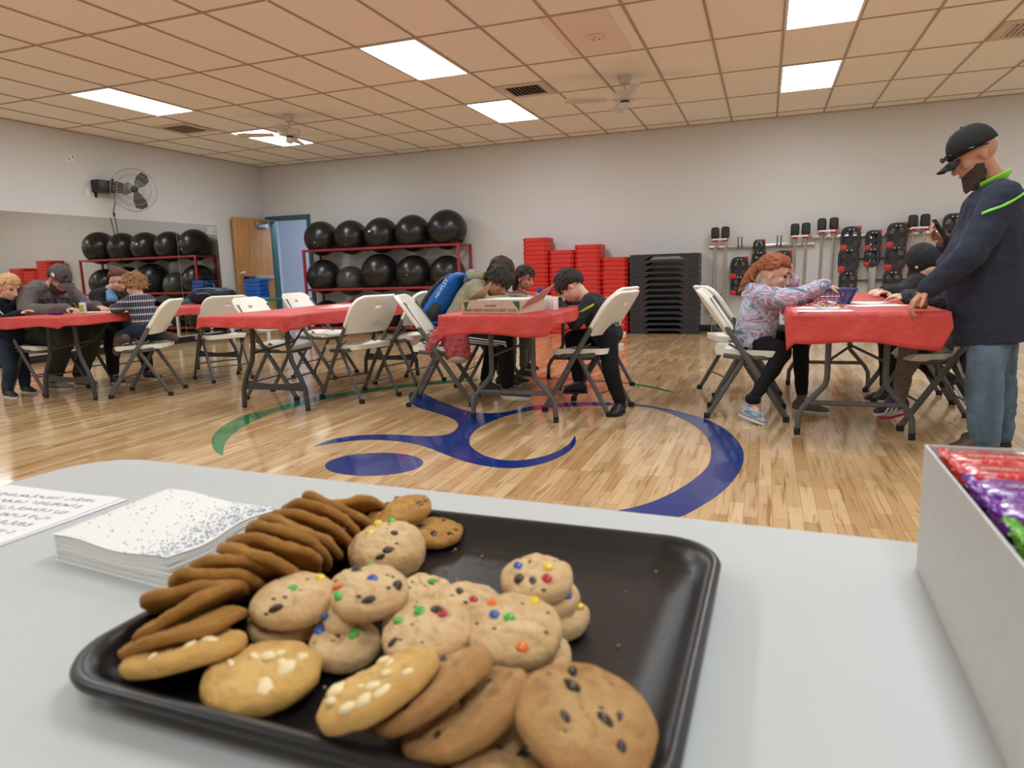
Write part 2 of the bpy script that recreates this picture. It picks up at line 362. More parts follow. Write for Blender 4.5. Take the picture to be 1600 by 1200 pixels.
# ---------------- painted court logo ----------------
m_blue = mat('blue floor paint', (.008,.035,.22), .12, coat=.3); m_green = mat('green floor paint', (.01,.22,.085), .12, coat=.3)
blue = [(-2.839,5.251),(-2.81,5.108),(-2.642,4.815),(-2.471,4.616),(-2.278,4.484),(-2.092,4.348),(-1.986,4.245),(-1.901,4.108),(-1.857,3.961),(-1.86,3.855),(-1.932,3.787),(-2.031,3.774),(-2.19,3.769),(-2.335,3.736),(-2.458,3.666),(-2.519,3.551),(-2.532,3.386),(-2.45,3.489),(-2.348,3.581),(-2.212,3.622),(-2.049,3.612),(-1.892,3.556),(-1.749,3.466),(-1.608,3.368),(-1.457,3.281),(-1.31,3.237),(-1.188,3.246),(-1.094,3.334),(-1.032,3.477),(-1.007,3.653),(-1.019,3.826),(-1.068,3.996),(-1.052,3.846),(-1.059,3.683),(-1.094,3.541),(-1.167,3.429),(-1.256,3.376),(-1.372,3.394),(-1.485,3.479),(-1.59,3.601),(-1.672,3.768),(-1.724,3.959),(-1.735,4.179),(-1.695,4.432),(-1.602,4.651),(-1.472,4.79),(-1.324,4.877),(-1.14,4.944),(-.95,4.982),(-.867,4.984),(-.722,4.928),(-.566,4.735),(-.415,4.469),(-.31,4.179),(-.256,3.875),(-.244,3.568),(-.273,3.356),(-.337,3.127),(-.413,2.943),(-.491,2.821),(-.582,2.734),(-.72,2.61),(-.9,2.48),(-1.1,2.4),(-1.0,2.39),(-.75,2.45),(-.52,2.56),(-.321,2.718),(-.233,2.891),(-.154,3.119),(-.1,3.4),(-.077,3.719),(-.112,4.039),(-.2,4.355),(-.333,4.625),(-.498,4.813),(-.672,4.952),(-.882,5.069),(-1.113,5.083),(-1.338,5.039),(-1.514,4.928),(-1.628,4.816),(-1.697,4.673),(-1.75,4.579),(-1.844,4.519),(-1.968,4.534),(-2.136,4.641),(-2.348,4.825),(-2.535,5.002),(-2.721,5.197)]
green = [(-2.935,3.077),(-3.07,3.157),(-3.23,3.306),(-3.411,3.522),(-3.551,3.78),(-3.63,4.062),(-3.624,4.307),(-3.586,4.63),(-3.521,4.902),(-3.381,5.21),(-3.171,5.511),(-2.916,5.771),(-2.593,6.006),(-2.262,6.152),(-1.902,6.21),(-1.523,6.156),(-1.152,6.044),(-.86,5.84),(-.66,5.60),(-.72,5.63),(-.90,5.80),(-1.137,5.964),(-1.492,6.03),(-1.863,6.079),(-2.207,6.0),(-2.53,5.858),(-2.837,5.611),(-3.077,5.344),(-3.273,5.04),(-3.413,4.748),(-3.46,4.463),(-3.482,4.263),(-3.437,3.996),(-3.353,3.705),(-3.228,3.458),(-3.081,3.246)]
def crom(P, n=4):
    m = len(P); out = []
    for i in range(m):
        a, b, c, d = (Vector((*P[(i+k) % m], 0)) for k in (-1,0,1,2))
        for k in range(n):
            t = k/n; q = .5*((2*b)+(c-a)*t+(2*a-5*b+4*c-d)*t*t+(3*b-a-3*c+d)*t**3); out.append((q.x, q.y))
    return out
lg = thing('floor_emblem', 'blue swimmer figure and green and blue ring painted on the wooden floor', 'floor emblem', (-1.8,4.2,0))
def flat(name, out, m, z=.0012):
    o = obj(name, MB().prism([(x+1.8, y-4.2) for x, y in out], .0002, z), m, lg, smooth=False)
    bm = bmesh.new(); bm.from_mesh(o.data); bmesh.ops.triangulate(bm, faces=[q for q in bm.faces if len(q.verts) > 4]); bm.to_mesh(o.data); bm.free()
flat('blue_figure', crom(blue, 3), m_blue); flat('green_arc', crom(green, 3), m_green)
flat('blue_dot', [(-1.963+.275*cos(a*pi/24), 3.14+.22*sin(a*pi/24)) for a in range(48)], m_blue)
# ---------------- chairs ----------------
def make_chair():
    t = thing('folding_chair', 'x', 'chair', (0,0,0), 0, 'white plastic folding chairs')
    W_ = .222
    def lerp(z): return .25-.53*z/.84
    # seat
    def seat_fn(u_, v_):
        x = -.21+.43*u_; y = (v_-.5)*.43*(1-.06*(1-u_)); e = max(0, u_-.85)/.15
        return (x, y, .455-.02*sin(pi*v_)*(.4+.6*sin(pi*u_))-.03*e*e+.012*(1-u_))
    sm = MB().grid(seat_fn, 14, 12); n = len(sm.v)
    low = [(p[0]*.97, p[1]*.97, .425-.01*(p[0] > .1)) for p in sm.v]
    sm.v += low; top = list(sm.f); sm.f += [tuple(i+n for i in reversed(q)) for q in top]
    nu, nv = 14, 12
    idx = lambda i, j: i*(nv+1)+j
    ring = [idx(0,j) for j in range(nv)]+[idx(i,nv) for i in range(nu)]+[idx(nu,j) for j in range(nv,0,-1)]+[idx(i,0) for i in range(nu,0,-1)]
    for k in range(len(ring)):
        a, b = ring[k], ring[(k+1) % len(ring)]; sm.f.append((a, b, b+n, a+n))
    # rounded corners of the seat
    vv = []
    for (x, y, z) in sm.v:
        fx = max(0, (abs(x-.005)-.15)/.065); fy = max(0, (abs(y)-.15)/.065)
        k = 1-.12*min(fx, fy); vv.append((.005+(x-.005)*k, y*k, z))
    sm.v = vv
    obj('seat', sm, m_chair, t, ang=50)
    # backrest: rounded panel, bulging backward, lying along the rear tubes
    out = []
    def bp(u_, v_):   # u 0..1 across, v 0..1 up
        z = .555+.295*v_; hw = .235
        if v_ > .62:
            q = (v_-.62)/.38; hw = .235-.085*(1-sqrt(max(0, 1-q*q)))
        if v_ < .2: q = (.2-v_)/.2; hw = .235-.03*q*q-.015*(1-v_/.2)
        y = (u_-.5)*2*hw
        return Vector((lerp(z)-.035+.05*(y/.235)**2*.8-.012*v_, y, z))
    bk = MB(); NU, NV = 16, 16
    F = [bp(i/NU, j/NV) for i in range(NU+1) for j in range(NV+1)]
    bk.v = [tuple(p+Vector((.014,0,.006))) for p in F]+[tuple(p-Vector((.014,0,.006))) for p in F]
    n = len(F); idx = lambda i, j: i*(NV+1)+j
    slot = {(i, j) for i in range(7, 9) for j in (11,)}
    for i in range(NU):
        for j in range(NV):
            q = (idx(i,j), idx(i+1,j), idx(i+1,j+1), idx(i,j+1))
            if (i, j) in slot:
                continue
            bk.f.append(q); bk.f.append(tuple(k+n for k in reversed(q)))
    ring = [idx(0,j) for j in range(NV)]+[idx(i,NV) for i in range(NU)]+[idx(NU,j) for j in range(NV,0,-1)]+[idx(i,0) for i in range(NU,0,-1)]
    for k in range(len(ring)):
        a, b = ring[k], ring[(k+1) % len(ring)]; bk.f.append((a, b, b+n, a+n))
    rg = [idx(7,11), idx(9,11), idx(9,12), idx(7,12)]
    for a, b in ((idx(7,11),idx(8,11)),(idx(8,11),idx(9,11)),(idx(9,11),idx(9,12)),(idx(9,12),idx(8,12)),(idx(8,12),idx(7,12)),(idx(7,12),idx(7,11))): bk.f.append((b, a, a+n, b+n))
    obj('backrest', bk, m_chair, t, bev=.004, ang=60)
    ltr = text_mb('CCRC', .05, T(lerp(.63)-.0755,-.03,.62) @ R(-pi/2,'Z') @ R(pi/2,'X') @ R(radians(-32),'X'), .0008)
    obj('lettering', ltr, mat('faded marker', (.50,.47,.40), .6), t, smooth=False)
    for s in (-1, 1):
        l = obj('leg', MB().tube([(lerp(0)+.0,s*W_,.015),(lerp(.72),s*(W_-.0),.72),(lerp(.79),s*(W_-.01),.79)], .0165, 8, sq=(.8,1.15)), m_tube, t)
        obj('foot_cap', MB().cbox((0,0,0), (.04,.032,.035), T(lerp(.012),s*W_,.0175)), m_foot, l, bev=.004)
        l = obj('leg', MB().tube([(-.245,s*(W_-.03),.015),(-.02,s*(W_-.035),.40),(.02,s*(W_-.035),.47)], .015, 8, sq=(.8,1.1)), m_tube, t)
        obj('foot_cap', MB().cbox((0,0,0), (.04,.03,.035), T(-.248,s*(W_-.03),.0175)), m_foot, l, bev=.004)
        obj('hinge_link', MB().tube([(.06,s*(W_-.018),.33+.07),(-.12,s*(W_-.018),.5)], .007, 6), m_tube, t)
    obj('seat_frame', MB().tube([(-.15,-.195,.425),(-.05,-.2,.412),(.1,-.2,.41),(.19,-.15,.405),(.2,0,.402),(.19,.15,.405),(.1,.2,.41),(-.05,.2,.412),(-.15,.195,.425)], .013, 8, sq=(.7,1.3)), m_tube, t)
    obj('front_stretcher', MB().tube([(lerp(.17),-W_,.17),(lerp(.17),W_,.17)], .007, 6), m_tube, t)
    obj('rear_stretcher', MB().tube([(-.165,-W_+.03,.15),(-.165,W_-.03,.15)], .007, 6), m_tube, t)
    return t
ch0 = make_chair()
spots = [
 (-5.27,4.72,-153,'empty-backed folding chair the curly-haired child kneels on'),
 (-5.20,5.59,151,'empty white folding chair between the two left tables, lettering on its back'),
 (-3.88,4.86,6,'empty white folding chair at the near left side of the second red table'),
 (-4.22,5.93,4,'empty white folding chair in front of the doorway, far left side of the second table'),
 (-3.16,4.93,160,'empty white folding chair in the middle with slot and lettering facing the viewer'),
 (-3.11,5.70,168,'white folding chair left of the backpack, farther right side of the second table'),
 (-2.36,4.87,16,'white folding chair under the hanging pink coat'),
 (-1.18,4.83,167,'white folding chair the boy in the dark hoodie sits on'),
 (-1.33,5.72,168,'white folding chair mostly hidden behind the dark-hoodie boy chair'),
 (-.094,4.875,1,'white folding chair the red-haired girl sits on'),
 (-.18,5.72,22,'empty white folding chair behind the red-haired girl'),
 (1.0,4.80,186,'folding chair under the child with purple sneakers'),
 (1.0,5.66,180,'folding chair on the far right side of the right-hand table'),
 (-6.43,4.62,0,'folding chair under the man in the grey hoodie'),
 (-6.45,5.35,0,'folding chair under the woman in the black jacket'),
 (-2.32,5.72,5,'folding chair behind the teenager on the left side of the third table'),
]
CH = []
for k, (x, y, a, lb) in enumerate(spots):
    if k == 0: ch0.location = (x, y, 0); ch0.rotation_euler = (0,0,radians(a)); ch0['label'] = lb; CH.append(ch0)
    else: CH.append(dup(ch0, (x, y, 0), radians(a), lb))

# ---------------- tables with red paper covers ----------------
m_red = mat('red paper table cover', (.60,.050,.042), .48, spec=.6, bump=(14, .5, .02), noise=(3, .05))
TX = [(-5.775, 'table'), (-3.56, ''), (-1.585, ''), (.505, '')]
def table(x, label, style, y0=4.02, y1=6.44):
    t = thing('folding_table', label, 'table', (x, (y0+y1)/2, 0), 0, 'long folding tables under red covers')
    L_ = (y1-y0)/2
    obj('tabletop', MB().box((-.375,-L_,.69), (.375,L_,.735)), m_top, t, bev=.012, seg=3)
    mt = m_tubedk if style else m_tube
    for e in (-1, 1):
        ye = e*.90
        for s in (-1, 1):
            if style: pts = [(s*.16,ye,.69),(s*.165,ye,.50),(s*.185,ye,.38),(s*.25,ye,.26),(s*.29,ye,.16),(s*.30,ye,.02)]
            else: pts = [(s*.15,ye,.69),(s*.15,ye,.34),(s*.16,ye,.30),(s*.27,ye,.17),(s*.295,ye,.12),(s*.30,ye,.02)]
            l = obj('leg', MB().tube(pts, .017, 10, sq=(1.15,1.15) if style else None), mt, t)
            obj('foot_cap', MB().tube([(s*.30,ye,0),(s*.30,ye,.04)], .0185, 10), m_foot, l)
        if style:
            cb = MB().grid(lambda a, b: (-.275+.55*a, ye-.0, .185+(b-.5)*(.045+.03*(2*a-1)**2)-.012*(1-(2*a-1)**2)), 12, 1); n = len(cb.v)
            cb2 = [(p[0],p[1]+.015,p[2]) for p in cb.v]; fs = [tuple(i+n for i in reversed(q)) for q in cb.f]
            cb.v += cb2; cb.f += fs
            for i in range(12):
                for q in (0, 1): a, b = i*2+q, (i+1)*2+q; cb.f.append((a, b, b+n, a+n) if q else (b, a, a+n, b+n))
            obj('crossbar', cb, mt, t)
        else: obj('crossbar', MB().tube([(-.25,ye,.195),(.25,ye,.195)], .015, 8), mt, t)
        obj('brace', MB().tube([(-.15,ye,.44),(0,ye-e*.30,.50),(0,ye-e*.52,.68)], .009, 6).tube([(.15,ye,.44),(0,ye-e*.30,.50)], .009, 6), mt, t)
    return t
def cloth(x, label, drops, seed, y0=4.02, y1=6.44, xo=0):
    rnd = random.Random(seed); L_ = (y1-y0)/2; hw = .379; hl = L_+.004
    peri = []
    def side(a, b, n, d0, d1, nrm):
        for k in range(n):
            t = k/n; peri.append((a[0]+(b[0]-a[0])*t, a[1]+(b[1]-a[1])*t, d0+(d1-d0)*t, nrm))
    dn, dr, df, dl = drops
    side((-hw,-hl), (hw,-hl), 22, dn, dn, (0,-1)); side((hw,-hl), (hw,hl), 50, dr, dr, (1,0))
    side((hw,hl), (-hw,hl), 22, df, df, (0,1)); side((-hw,hl), (-hw,-hl), 50, dl, dl, (-1,0))
    N_ = len(peri); mb = MB(); rows = 7
    for j in range(rows+1):
        q = j/rows
        for i, (px, py, d, nr) in enumerate(peri):
            w = .5+.5*mnoise.noise(Vector((px*4, py*4, seed)))
            fl = (.006+.014*w)*q*(1+.5*sin(i*.9+seed)*q)
            corner = 1 if (abs(abs(px)-hw) < .02 and abs(abs(py)-hl) < .02) else 0
            dd = d*(1+.22*mnoise.noise(Vector((px*3, py*3, 5+seed)))+.25*corner)
            ox = nr[0]*fl+(px/abs(px) if px else 0)*corner*.006*q; oy = nr[1]*fl+(py/abs(py) if py else 0)*corner*.006*q
            mb.v.append((px+ox, py+oy, .742-dd*q-(0 if j else -.0)))
    for j in range(rows):
        for i in range(N_): a = j*N_+i; b = j*N_+(i+1) % N_; mb.f.append((a, b, b+N_, a+N_))
    # top sheet with gentle ripples
    nu, nv = 22, 50; base = len(mb.v)
    for i in range(nu+1):
        for j in range(nv+1):
            xx = -hw+2*hw*i/nu; yy = -hl+2*hl*j/nv
            edge = i in (0, nu) or j in (0, nv)
            mb.v.append((xx, yy, .742 if edge else .742+.0015+.0025*mnoise.noise(Vector((xx*5, yy*5, seed)))))
    for i in range(nu):
        for j in range(nv): a = base+i*(nv+1)+j; mb.f.append((a, a+nv+1, a+nv+2, a+1))
    me = mesh('table_cover', mb, m_red, ang=70)
    bm = bmesh.new(); bm.from_mesh(me); bmesh.ops.remove_doubles(bm, verts=bm.verts, dist=.0005); bmesh.ops.recalc_face_normals(bm, faces=bm.faces)
    bm.to_mesh(me); bm.free()
    o = obj('table_cover', me, loc=(x+xo, (y0+y1)/2, 0)); md = o.modifiers.new('thickness', 'SOLIDIFY'); md.thickness = .0012; md.offset = 1
    tag(o, label, 'table cover', 'red paper covers on the long tables'); return o
tb = [(-5.775, 'long folding table the man in the grey hoodie draws at', 1, 'red paper cover on the leftmost table', (.085,.075,.06,.05)),
      (-3.56, 'long folding table in the empty middle row', 1, 'red paper cover on the unoccupied second table', (.085,.10,.06,.05)),
      (-1.585, 'long folding table with the cardboard box on it', 0, 'red paper cover under the cardboard box', (.135,.07,.06,.08)),
      (.505, 'long folding table beside the standing man', 0, 'red paper cover beside the standing man', (.175,.06,.06,.06))]
for k, (x, l1, st, l2, dr) in enumerate(tb):
    table(x, l1, st); cloth(x, l2, dr, 3+k*7)

# ---------------- exercise balls and rack ----------------
t = thing('ball_rack', 'three-tier red steel rack holding the exercise balls', 'rack', (-6.2, 10.72, 0))
X0, X1, Y0, Y1 = -1.5, 1.5, -.27, .23
LV = (.10, .775, 1.46)
for xx in (X0, X1):
    for yy in (Y0, Y1): obj('post', MB().box((xx-.02,yy-.02,0), (xx+.02,yy+.02,LV[2]+.02)), m_redrack, t, bev=.003)
for z in LV:
    for yy in (Y0, Y1): obj('rail', MB().box((X0+.02,yy-.02,z-.02), (X1-.02,yy+.02,z+.02)), m_redrack, t, bev=.003)
    for xx in (X0, X1): obj('end_rail', MB().box((xx-.018,Y0+.02,z-.018), (xx+.018,Y1-.02,z+.018)), m_redrack, t, bev=.003)
m_ball = mat('black vinyl ball', (.013,.012,.0115), .3, noise=(3, .2), bump=(60, .04, .002))
m_ballg = mat('grey vinyl ball', (.05,.047,.043), .3)
m_tag = mat('plug', (.6,.6,.55), .5)
pos = ['first', 'second', 'third', 'fourth', 'fifth']
tiers = {'top': (LV[2], [(-7.48,.305),(-6.86,.30),(-6.25,.305),(-5.64,.31),(-5.0,.33)]),
         'middle': (LV[1], [(-7.48,.31),(-6.92,.262),(-6.32,.335),(-5.66,.315),(-5.03,.305)]),
         'bottom': (LV[0], [(-7.47,.29),(-6.85,.29),(-6.22,.31),(-5.6,.29),(-5.0,.29)])}
for nm, (lv, bs) in tiers.items():
    for k, (x, rr) in enumerate(bs):
        z = lv+.02+sqrt(max(rr*rr-.232**2, 0.01))
        b = MB().ell((0,0,0), (rr,rr,rr), 36, 22)
        gy = nm == 'middle' and k == 1
        lb = ('%s exercise ball on the %s rack tier, %s from the doorway' % ('smaller grey' if gy else 'black', nm, pos[k]))
        t = thing('exercise_ball', lb, 'exercise ball', (x, 10.70, z), 0, 'exercise balls on the red rack')
        obj('ball', b, m_ballg if gy else m_ball, t, ang=180)
        a1, a2 = random.uniform(-1.9, -1.2), random.uniform(-.6, .6)
        d = Vector((cos(a1)*cos(a2), sin(a1)*cos(a2), sin(a2)))
        obj('plug', MB().ell(tuple(d*rr), .012, 8, 6), m_tag if (nm, k) in (('top',0),('top',2),('middle',3)) else m_black, t)
        if (nm, k) == ('top', 2):
            obj('sticker', MB().add(*(lambda q: (q.v, q.f))(MB().prism([(.03*cos(a*.7),.02*sin(a*.7)) for a in range(9)], rr*.999, rr+.002, R(radians(78),'X') @ R(radians(-12),'Y')))), m_tag, t)

# ---------------- aerobic step blocks ----------------
m_rstep = mat('red step plastic', (.62,.022,.014), .4); m_bstep = mat('black step plastic', (.018,.02,.026), .45, bump=(60,.2,.003)); m_blstep = mat('blue step plastic', (.01,.09,.42), .4)
def oct_(w, c): return [(-w+c,-w),(w-c,-w),(w,-w+c),(w,w-c),(w-c,w),(-w+c,w),(-w,w-c),(-w,-w+c)]
def riser(m, name, label, grp, h=.0687, w=.205):
    mb = MB(); A = oct_(w-.012,.05); B = oct_(w-.004,.05); C = oct_(w,.05)
    lv = [(A,0),(A,h*.12),(C,h*.16),(C,h*.86),(B,h*.95),(B,h*.985)]
    for o_, z in lv: mb.v += [(x, y, z) for x, y in o_]
    for i in range(len(lv)-1):
        for k in range(8): mb.f.append((i*8+k, i*8+(k+1) % 8, (i+1)*8+(k+1) % 8, (i+1)*8+k))
    mb.f.append(tuple(range(7,-1,-1))); mb.f.append(tuple(range((len(lv)-1)*8, len(lv)*8)))
    return tag(obj(name, mb, m, smooth=False), label, 'step riser', grp)
r0_ = riser(m_rstep, 'step_riser', 'x', 'x')
cols = [(-3.43, 22, 'tallest red column, nearest the ball rack'), (-3.005, 19, 'second red column from the ball rack'), (-2.585, 20, 'third red column, behind the dark-hoodie boy'), (-2.165, 17, 'shortest red column, beside the black platforms')]
f1 = True
for x, n, nm in cols:
    for k in range(n):
        lb = 'red step riser in the '+nm+(', topmost' if k == n-1 else '')
        o = r0_ if f1 else r0_.copy()
        if not f1: COL.objects.link(o)
        f1 = False
        o.location = (x+random.uniform(-.004,.004), 10.76+random.uniform(-.004,.004), k*.0687); o['label'] = lb; o['group'] = 'risers in the '+nm
# black platforms
def deck():
    t = thing('step_platform', 'x', 'step platform', (0,0,0))
    mb = MB(); N_ = 40
    # front silhouette: arched in the middle, thick ends
    out = []
    def arch(x):
        a = min(1, max(0, (.30-abs(x))/.10)); return .052*a*a*(3-2*a)
    xs = [-.51+1.02*i/N_ for i in range(N_+1)]
    for yy, sc in ((-.2,1),(-.19,1.0),(.19,1.0),(.2,1)):
        for x in xs: mb.v.append((x, yy, arch(x)*.9))
        for x in xs: mb.v.append((x*(.985), yy, .082+.0*arch(x)))
    n = len(xs)
    for r_ in range(3):
        for i in range(n-1):
            a = r_*2*n+i; b = a+2*n
            mb.f.append((a, a+1, b+1, b)); mb.f.append((a+n, b+n, b+n+1, a+n+1))
        a = r_*2*n; mb.f.append((a, a+2*n, a+3*n, a+n)); a += n-1; mb.f.append((a, a+n, a+3*n, a+2*n))
    for r_, fl in ((0,0),(3,1)):
        for i in range(n-1):
            a = r_*2*n+i; q = (a, a+n, a+n+1, a+1); mb.f.append(q if fl else tuple(reversed(q)))
    obj('deck', mb, m_bstep, t, ang=30)
    c = MB(); 
    for s in (-1,1):
        for xx in (.505, .335):
            c.cbox((s*xx,-.2,.078), (.03,.012,.007))
    obj('clip', c, m_rstep, t)
    return t
d0 = deck()
for k in range(14):
    lb = 'black arched step platform in the stack beside the red risers'+(', topmost' if k == 13 else ', lowest' if k == 0 else '')
    o = d0 if k == 0 else dup(d0)
    o.location = (-1.415+random.uniform(-.004,.004), 10.75, k*.0852); o['label'] = lb; o['group'] = 'black step platforms in the stack'
# plastic table in the corner with blue risers
t = thing('side_table', 'low table with a teal top in the corner by the open door', 'table', (-8.32, 9.9, 0))
obj('tabletop', MB().box((-.42,-.3,.62), (.42,.3,.66)), mat('teal laminate', (.03,.20,.20), .4), t, bev=.006)
for sx in (-1,1):
    for sy in (-1,1): obj('leg', MB().box((sx*.38-.02,sy*.26-.02,0), (sx*.38+.02,sy*.26+.02,.62)), m_white, t)
r1 = riser(m_blstep, 'step_riser', 'x', 'x', h=.068, w=.17)
for k in range(5):
    o = r1 if k == 0 else r1.copy()
    if k: COL.objects.link(o)
    o.location = (-8.35+random.uniform(-.01,.01), 9.93+random.uniform(-.01,.01), .66+k*.068)
    o['label'] = 'blue step riser piled on the corner table'+(', topmost' if k == 4 else ''); o['group'] = 'blue risers on the corner table'
jr = MB().tube([(.09*cos(a*pi/8), .06*sin(a*pi/8), .012) for a in range(16)], .008, 6, closed=True)
tag(obj('jump_rope', jr, mat('pale blue rope', (.25,.5,.6), .5), loc=(-8.08,9.78,.66)), 'pale blue coiled rope on the corner table in front of the risers', 'rope')

# ---------------- barbell wall rack ----------------
m_sponge = mat('black grip pad', (.02,.02,.021), .6); m_rg = mat('red grip', (.55,.02,.02), .4); m_bar = mat('steel bar', (.55,.52,.45), .3, metal=.8)
t = thing('weight_rack', 'steel rail rack on the back wall holding weight plates and bars', 'rack', (0, YB-.02, 0))
obj('rail', MB().box((-.80,-.05,1.245), (.66,.0,1.285)), m_chrome, t, bev=.004)
obj('rail', MB().box((.60,-.05,1.335), (2.9,.0,1.375)), m_chrome, t, bev=.004)
for z in (.96,): obj('rail', MB().box((-.5,-.04,z), (.3,0,z+.02)), m_tubedk, t)
for z in (1.02,.72): obj('rail', MB().box((1.0,-.04,z), (2.2,0,z+.02)), m_tubedk, t)
obj('upright', MB().box((1.37,-.055,.08), (1.46,-.01,1.36)), m_chrome, t, bev=.004)
obj('upright', MB().box((-.13,-.055,.08), (-.05,-.01,1.28)), m_chrome, t, bev=.004)
obj('foot_plate', MB().box((1.2,-.3,0), (1.6,0,.08)), m_tubedk, t)
obj('foot_plate', MB().box((-.3,-.3,0), (.1,0,.08)), m_tubedk, t)
for x in (-.385,-.335,.155,.205): obj('peg', MB().tube([(x,-.03,1.24),(x,-.12,1.27),(x,-.13,1.40)], .009, 6), m_tubedk, t)
def wbar(x, z, label):
    t = thing('exercise_bar', label, 'exercise bar', (x, YB-.17, z), 0, 'paired bars leaning on the wall rack')
    obj('pad', MB().box((-.058,-.045,-.02), (.058,.045,.155)), m_sponge, t, bev=.035, seg=4)
    obj('grip', MB().box((-.04,-.05,-.06), (.04,.05,-.01)), m_rg, t, bev=.008)
    obj('knob', MB().ell((-.035,-.06,-.03), .012, 8, 6), m_white, t)
    obj('shaft', MB().tube([(0,0,-.06),(-.03,.01,-z+.01)], .012, 8), m_bar, t)
    obj('shaft', MB().tube([(.02,.06,-.06),(.01,.08,-z+.01)], .008, 8), m_bar, t)
for x, z, lb in ((-.71,1.40,'first bar from the black platforms with black pad and red grip'), (-.565,1.405,'second bar from the black platforms with black pad and red grip'),
        (.385,1.40,'third bar on the rack, left one of the pair above the girl'), (.53,1.405,'fourth bar on the rack, right one of the pair above the girl'),
        (.735,1.455,'fifth bar on the rack, left one of the pair beside the plates'), (.89,1.46,'sixth bar on the rack, right one of the pair beside the plates'),
        (1.865,1.44,'seventh bar, left one of the pair near the standing man'), (2.01,1.445,'eighth bar, right one of the pair near the standing man')): wbar(x, z, lb)
for x, z in ((-.64,1.365),(.46,1.365),(.81,1.42),(1.94,1.41)): obj('bar_link', MB().box((x-.10,-.215,z), (x+.10,-.205,z+.022)), m_white, t)
def plate(x, z, s, rz, label, y=.13):
    t = thing('weight_plate', label, 'weight plate', (x, YB-y, z), rz, 'weight plates on the wall rack')
    n = 28; o_ = []; 
    for k in range(n):
        a = 2*pi*k/n; c_, s_ = cos(a), sin(a)
        o_.append((abs(c_)**.65*(1 if c_ > 0 else -1)*.115*s, abs(s_)**.65*(1 if s_ > 0 else -1)*.155*s))
    inn = []
    for k in range(n):
        a = 2*pi*k/n; c_, s_ = cos(a), sin(a); inn.append((abs(c_)**.7*(1 if c_ > 0 else -1)*.085*s, (abs(s_)**.7*(1 if s_ > 0 else -1)*.085+.01)*s))
    mb = MB()
    for L_, yy in ((o_,-.05),(o_,.04),(inn,.04),(inn,-.05)): mb.v += [(a, yy*s, b) for a, b in L_]
    for q in range(4):
        for k in range(n): a = q*n+k; b = q*n+(k+1) % n; c2 = ((q+1) % 4)*n; mb.f.append((a, b, c2+(k+1) % n, c2+k))
    obj('rim', mb, m_sponge, t, bev=.006)
    obj('web', MB().box((-.1*s,-.01,-.03*s), (.1*s,.015,.03*s)).box((-.025*s,-.012,-.1*s), (.025*s,.012,.12*s)), m_sponge, t)
    obj('red_corner', MB().box((-.112*s,-.058*s,-.15*s), (-.03*s,-.02*s,-.075*s)), m_rg, t, bev=.015*s)
    obj('red_edge', MB().box((.05*s,.0,.10*s), (.115*s,.045*s,.158*s)), m_rg, t, bev=.012*s)
    for k in (-.02, .028): obj('bolt', MB().ell((k*s+.01,-.055*s,.115*s), .0095, 8, 6), m_white, t)
P_ = [(-.36,.95,1.05,'weight plate hanging left of the girl, upper one'),(-.36,.70,1,'weight plate hanging left of the girl, lower one'),(-.09,1.24,.72,'small weight plate on the rail above the girl'),(-.087,1.06,.85,'weight plate just above the girl hair'),(.235,1.02,1.05,'weight plate above the girl forehead'),
      (1.115,1.31,1.1,'upper weight plate of the column nearest the bar pairs'),(1.10,1.02,1.15,'middle weight plate of the column nearest the bar pairs'),(1.105,.715,1.02,'lower weight plate of the column nearest the bar pairs'),
      (1.40,1.28,.88,'upper weight plate of the middle column on the upright'),(1.395,1.05,.88,'lower weight plate of the middle column on the upright'),
      (1.69,1.33,1.12,'upper weight plate of the column nearest the standing man'),(1.685,1.03,1.15,'middle weight plate of the column nearest the standing man'),(1.665,.71,1.05,'lower weight plate of the column nearest the standing man'),
      (2.35,1.42,1.1,'weight plate half hidden behind the standing man arm'),(-.70,.45,.8,'weight plate on the floor side behind the girl chair')]
for k, (x, z, s, lb) in enumerate(P_): plate(x, z, s, radians(-12), lb)
# ---------------- people ----------------
WORK = bpy.data.scenes.new('work')
def fuse(name, mb, m, parent=None, vox=.007, sm=3, disp=None, org=(0,0,0), keep=None, flip=.5):
    me = bpy.data.meshes.new(name); me.from_pydata([tuple(Vector(p)-Vector(org)) for p in mb.v], [], mb.f); me.update()
    bm = bmesh.new(); bm.from_mesh(me); bmesh.ops.recalc_face_normals(bm, faces=bm.faces); bm.to_mesh(me); bm.free()
    o = bpy.data.objects.new(name, me); WORK.collection.objects.link(o)
    a = o.modifiers.new('r', 'REMESH'); a.mode = 'VOXEL'; a.voxel_size = vox; a.adaptivity = 0
    b = o.modifiers.new('s', 'SMOOTH'); b.iterations = sm; b.factor = flip
    with bpy.context.temp_override(scene=WORK, view_layer=WORK.view_layers[0]):
        dg = bpy.context.evaluated_depsgraph_get()
        m2 = bpy.data.meshes.new_from_object(o.evaluated_get(dg), depsgraph=dg)
    bpy.data.objects.remove(o)
    if disp:
        amp, fr, st = disp
        for v in m2.vertices:
            p = v.co+Vector(org)
            q = Vector((p.x*fr*st[0], p.y*fr*st[1], p.z*fr*st[2]))
            n = mnoise.noise(q)+.5*mnoise.noise(q*2.3)
            v.co += v.normal*(amp*(1-2*abs(n)) if amp > 0 else -amp*n)
    if m: m2.materials.clear(); m2.materials.append(m)
    for q in m2.polygons: q.use_smooth = True
    m2.name = name
    o = bpy.data.objects.new(name, m2); COL.objects.link(o)
    if parent: o.parent = parent
    return o
def cap(mb, a, b, ra, rb, n=12):
    a, b = Vector(a), Vector(b); mb.tube([a, b], [ra, rb], n)
    mb.ell(a, ra, n, 8); mb.ell(b, rb, n, 8)
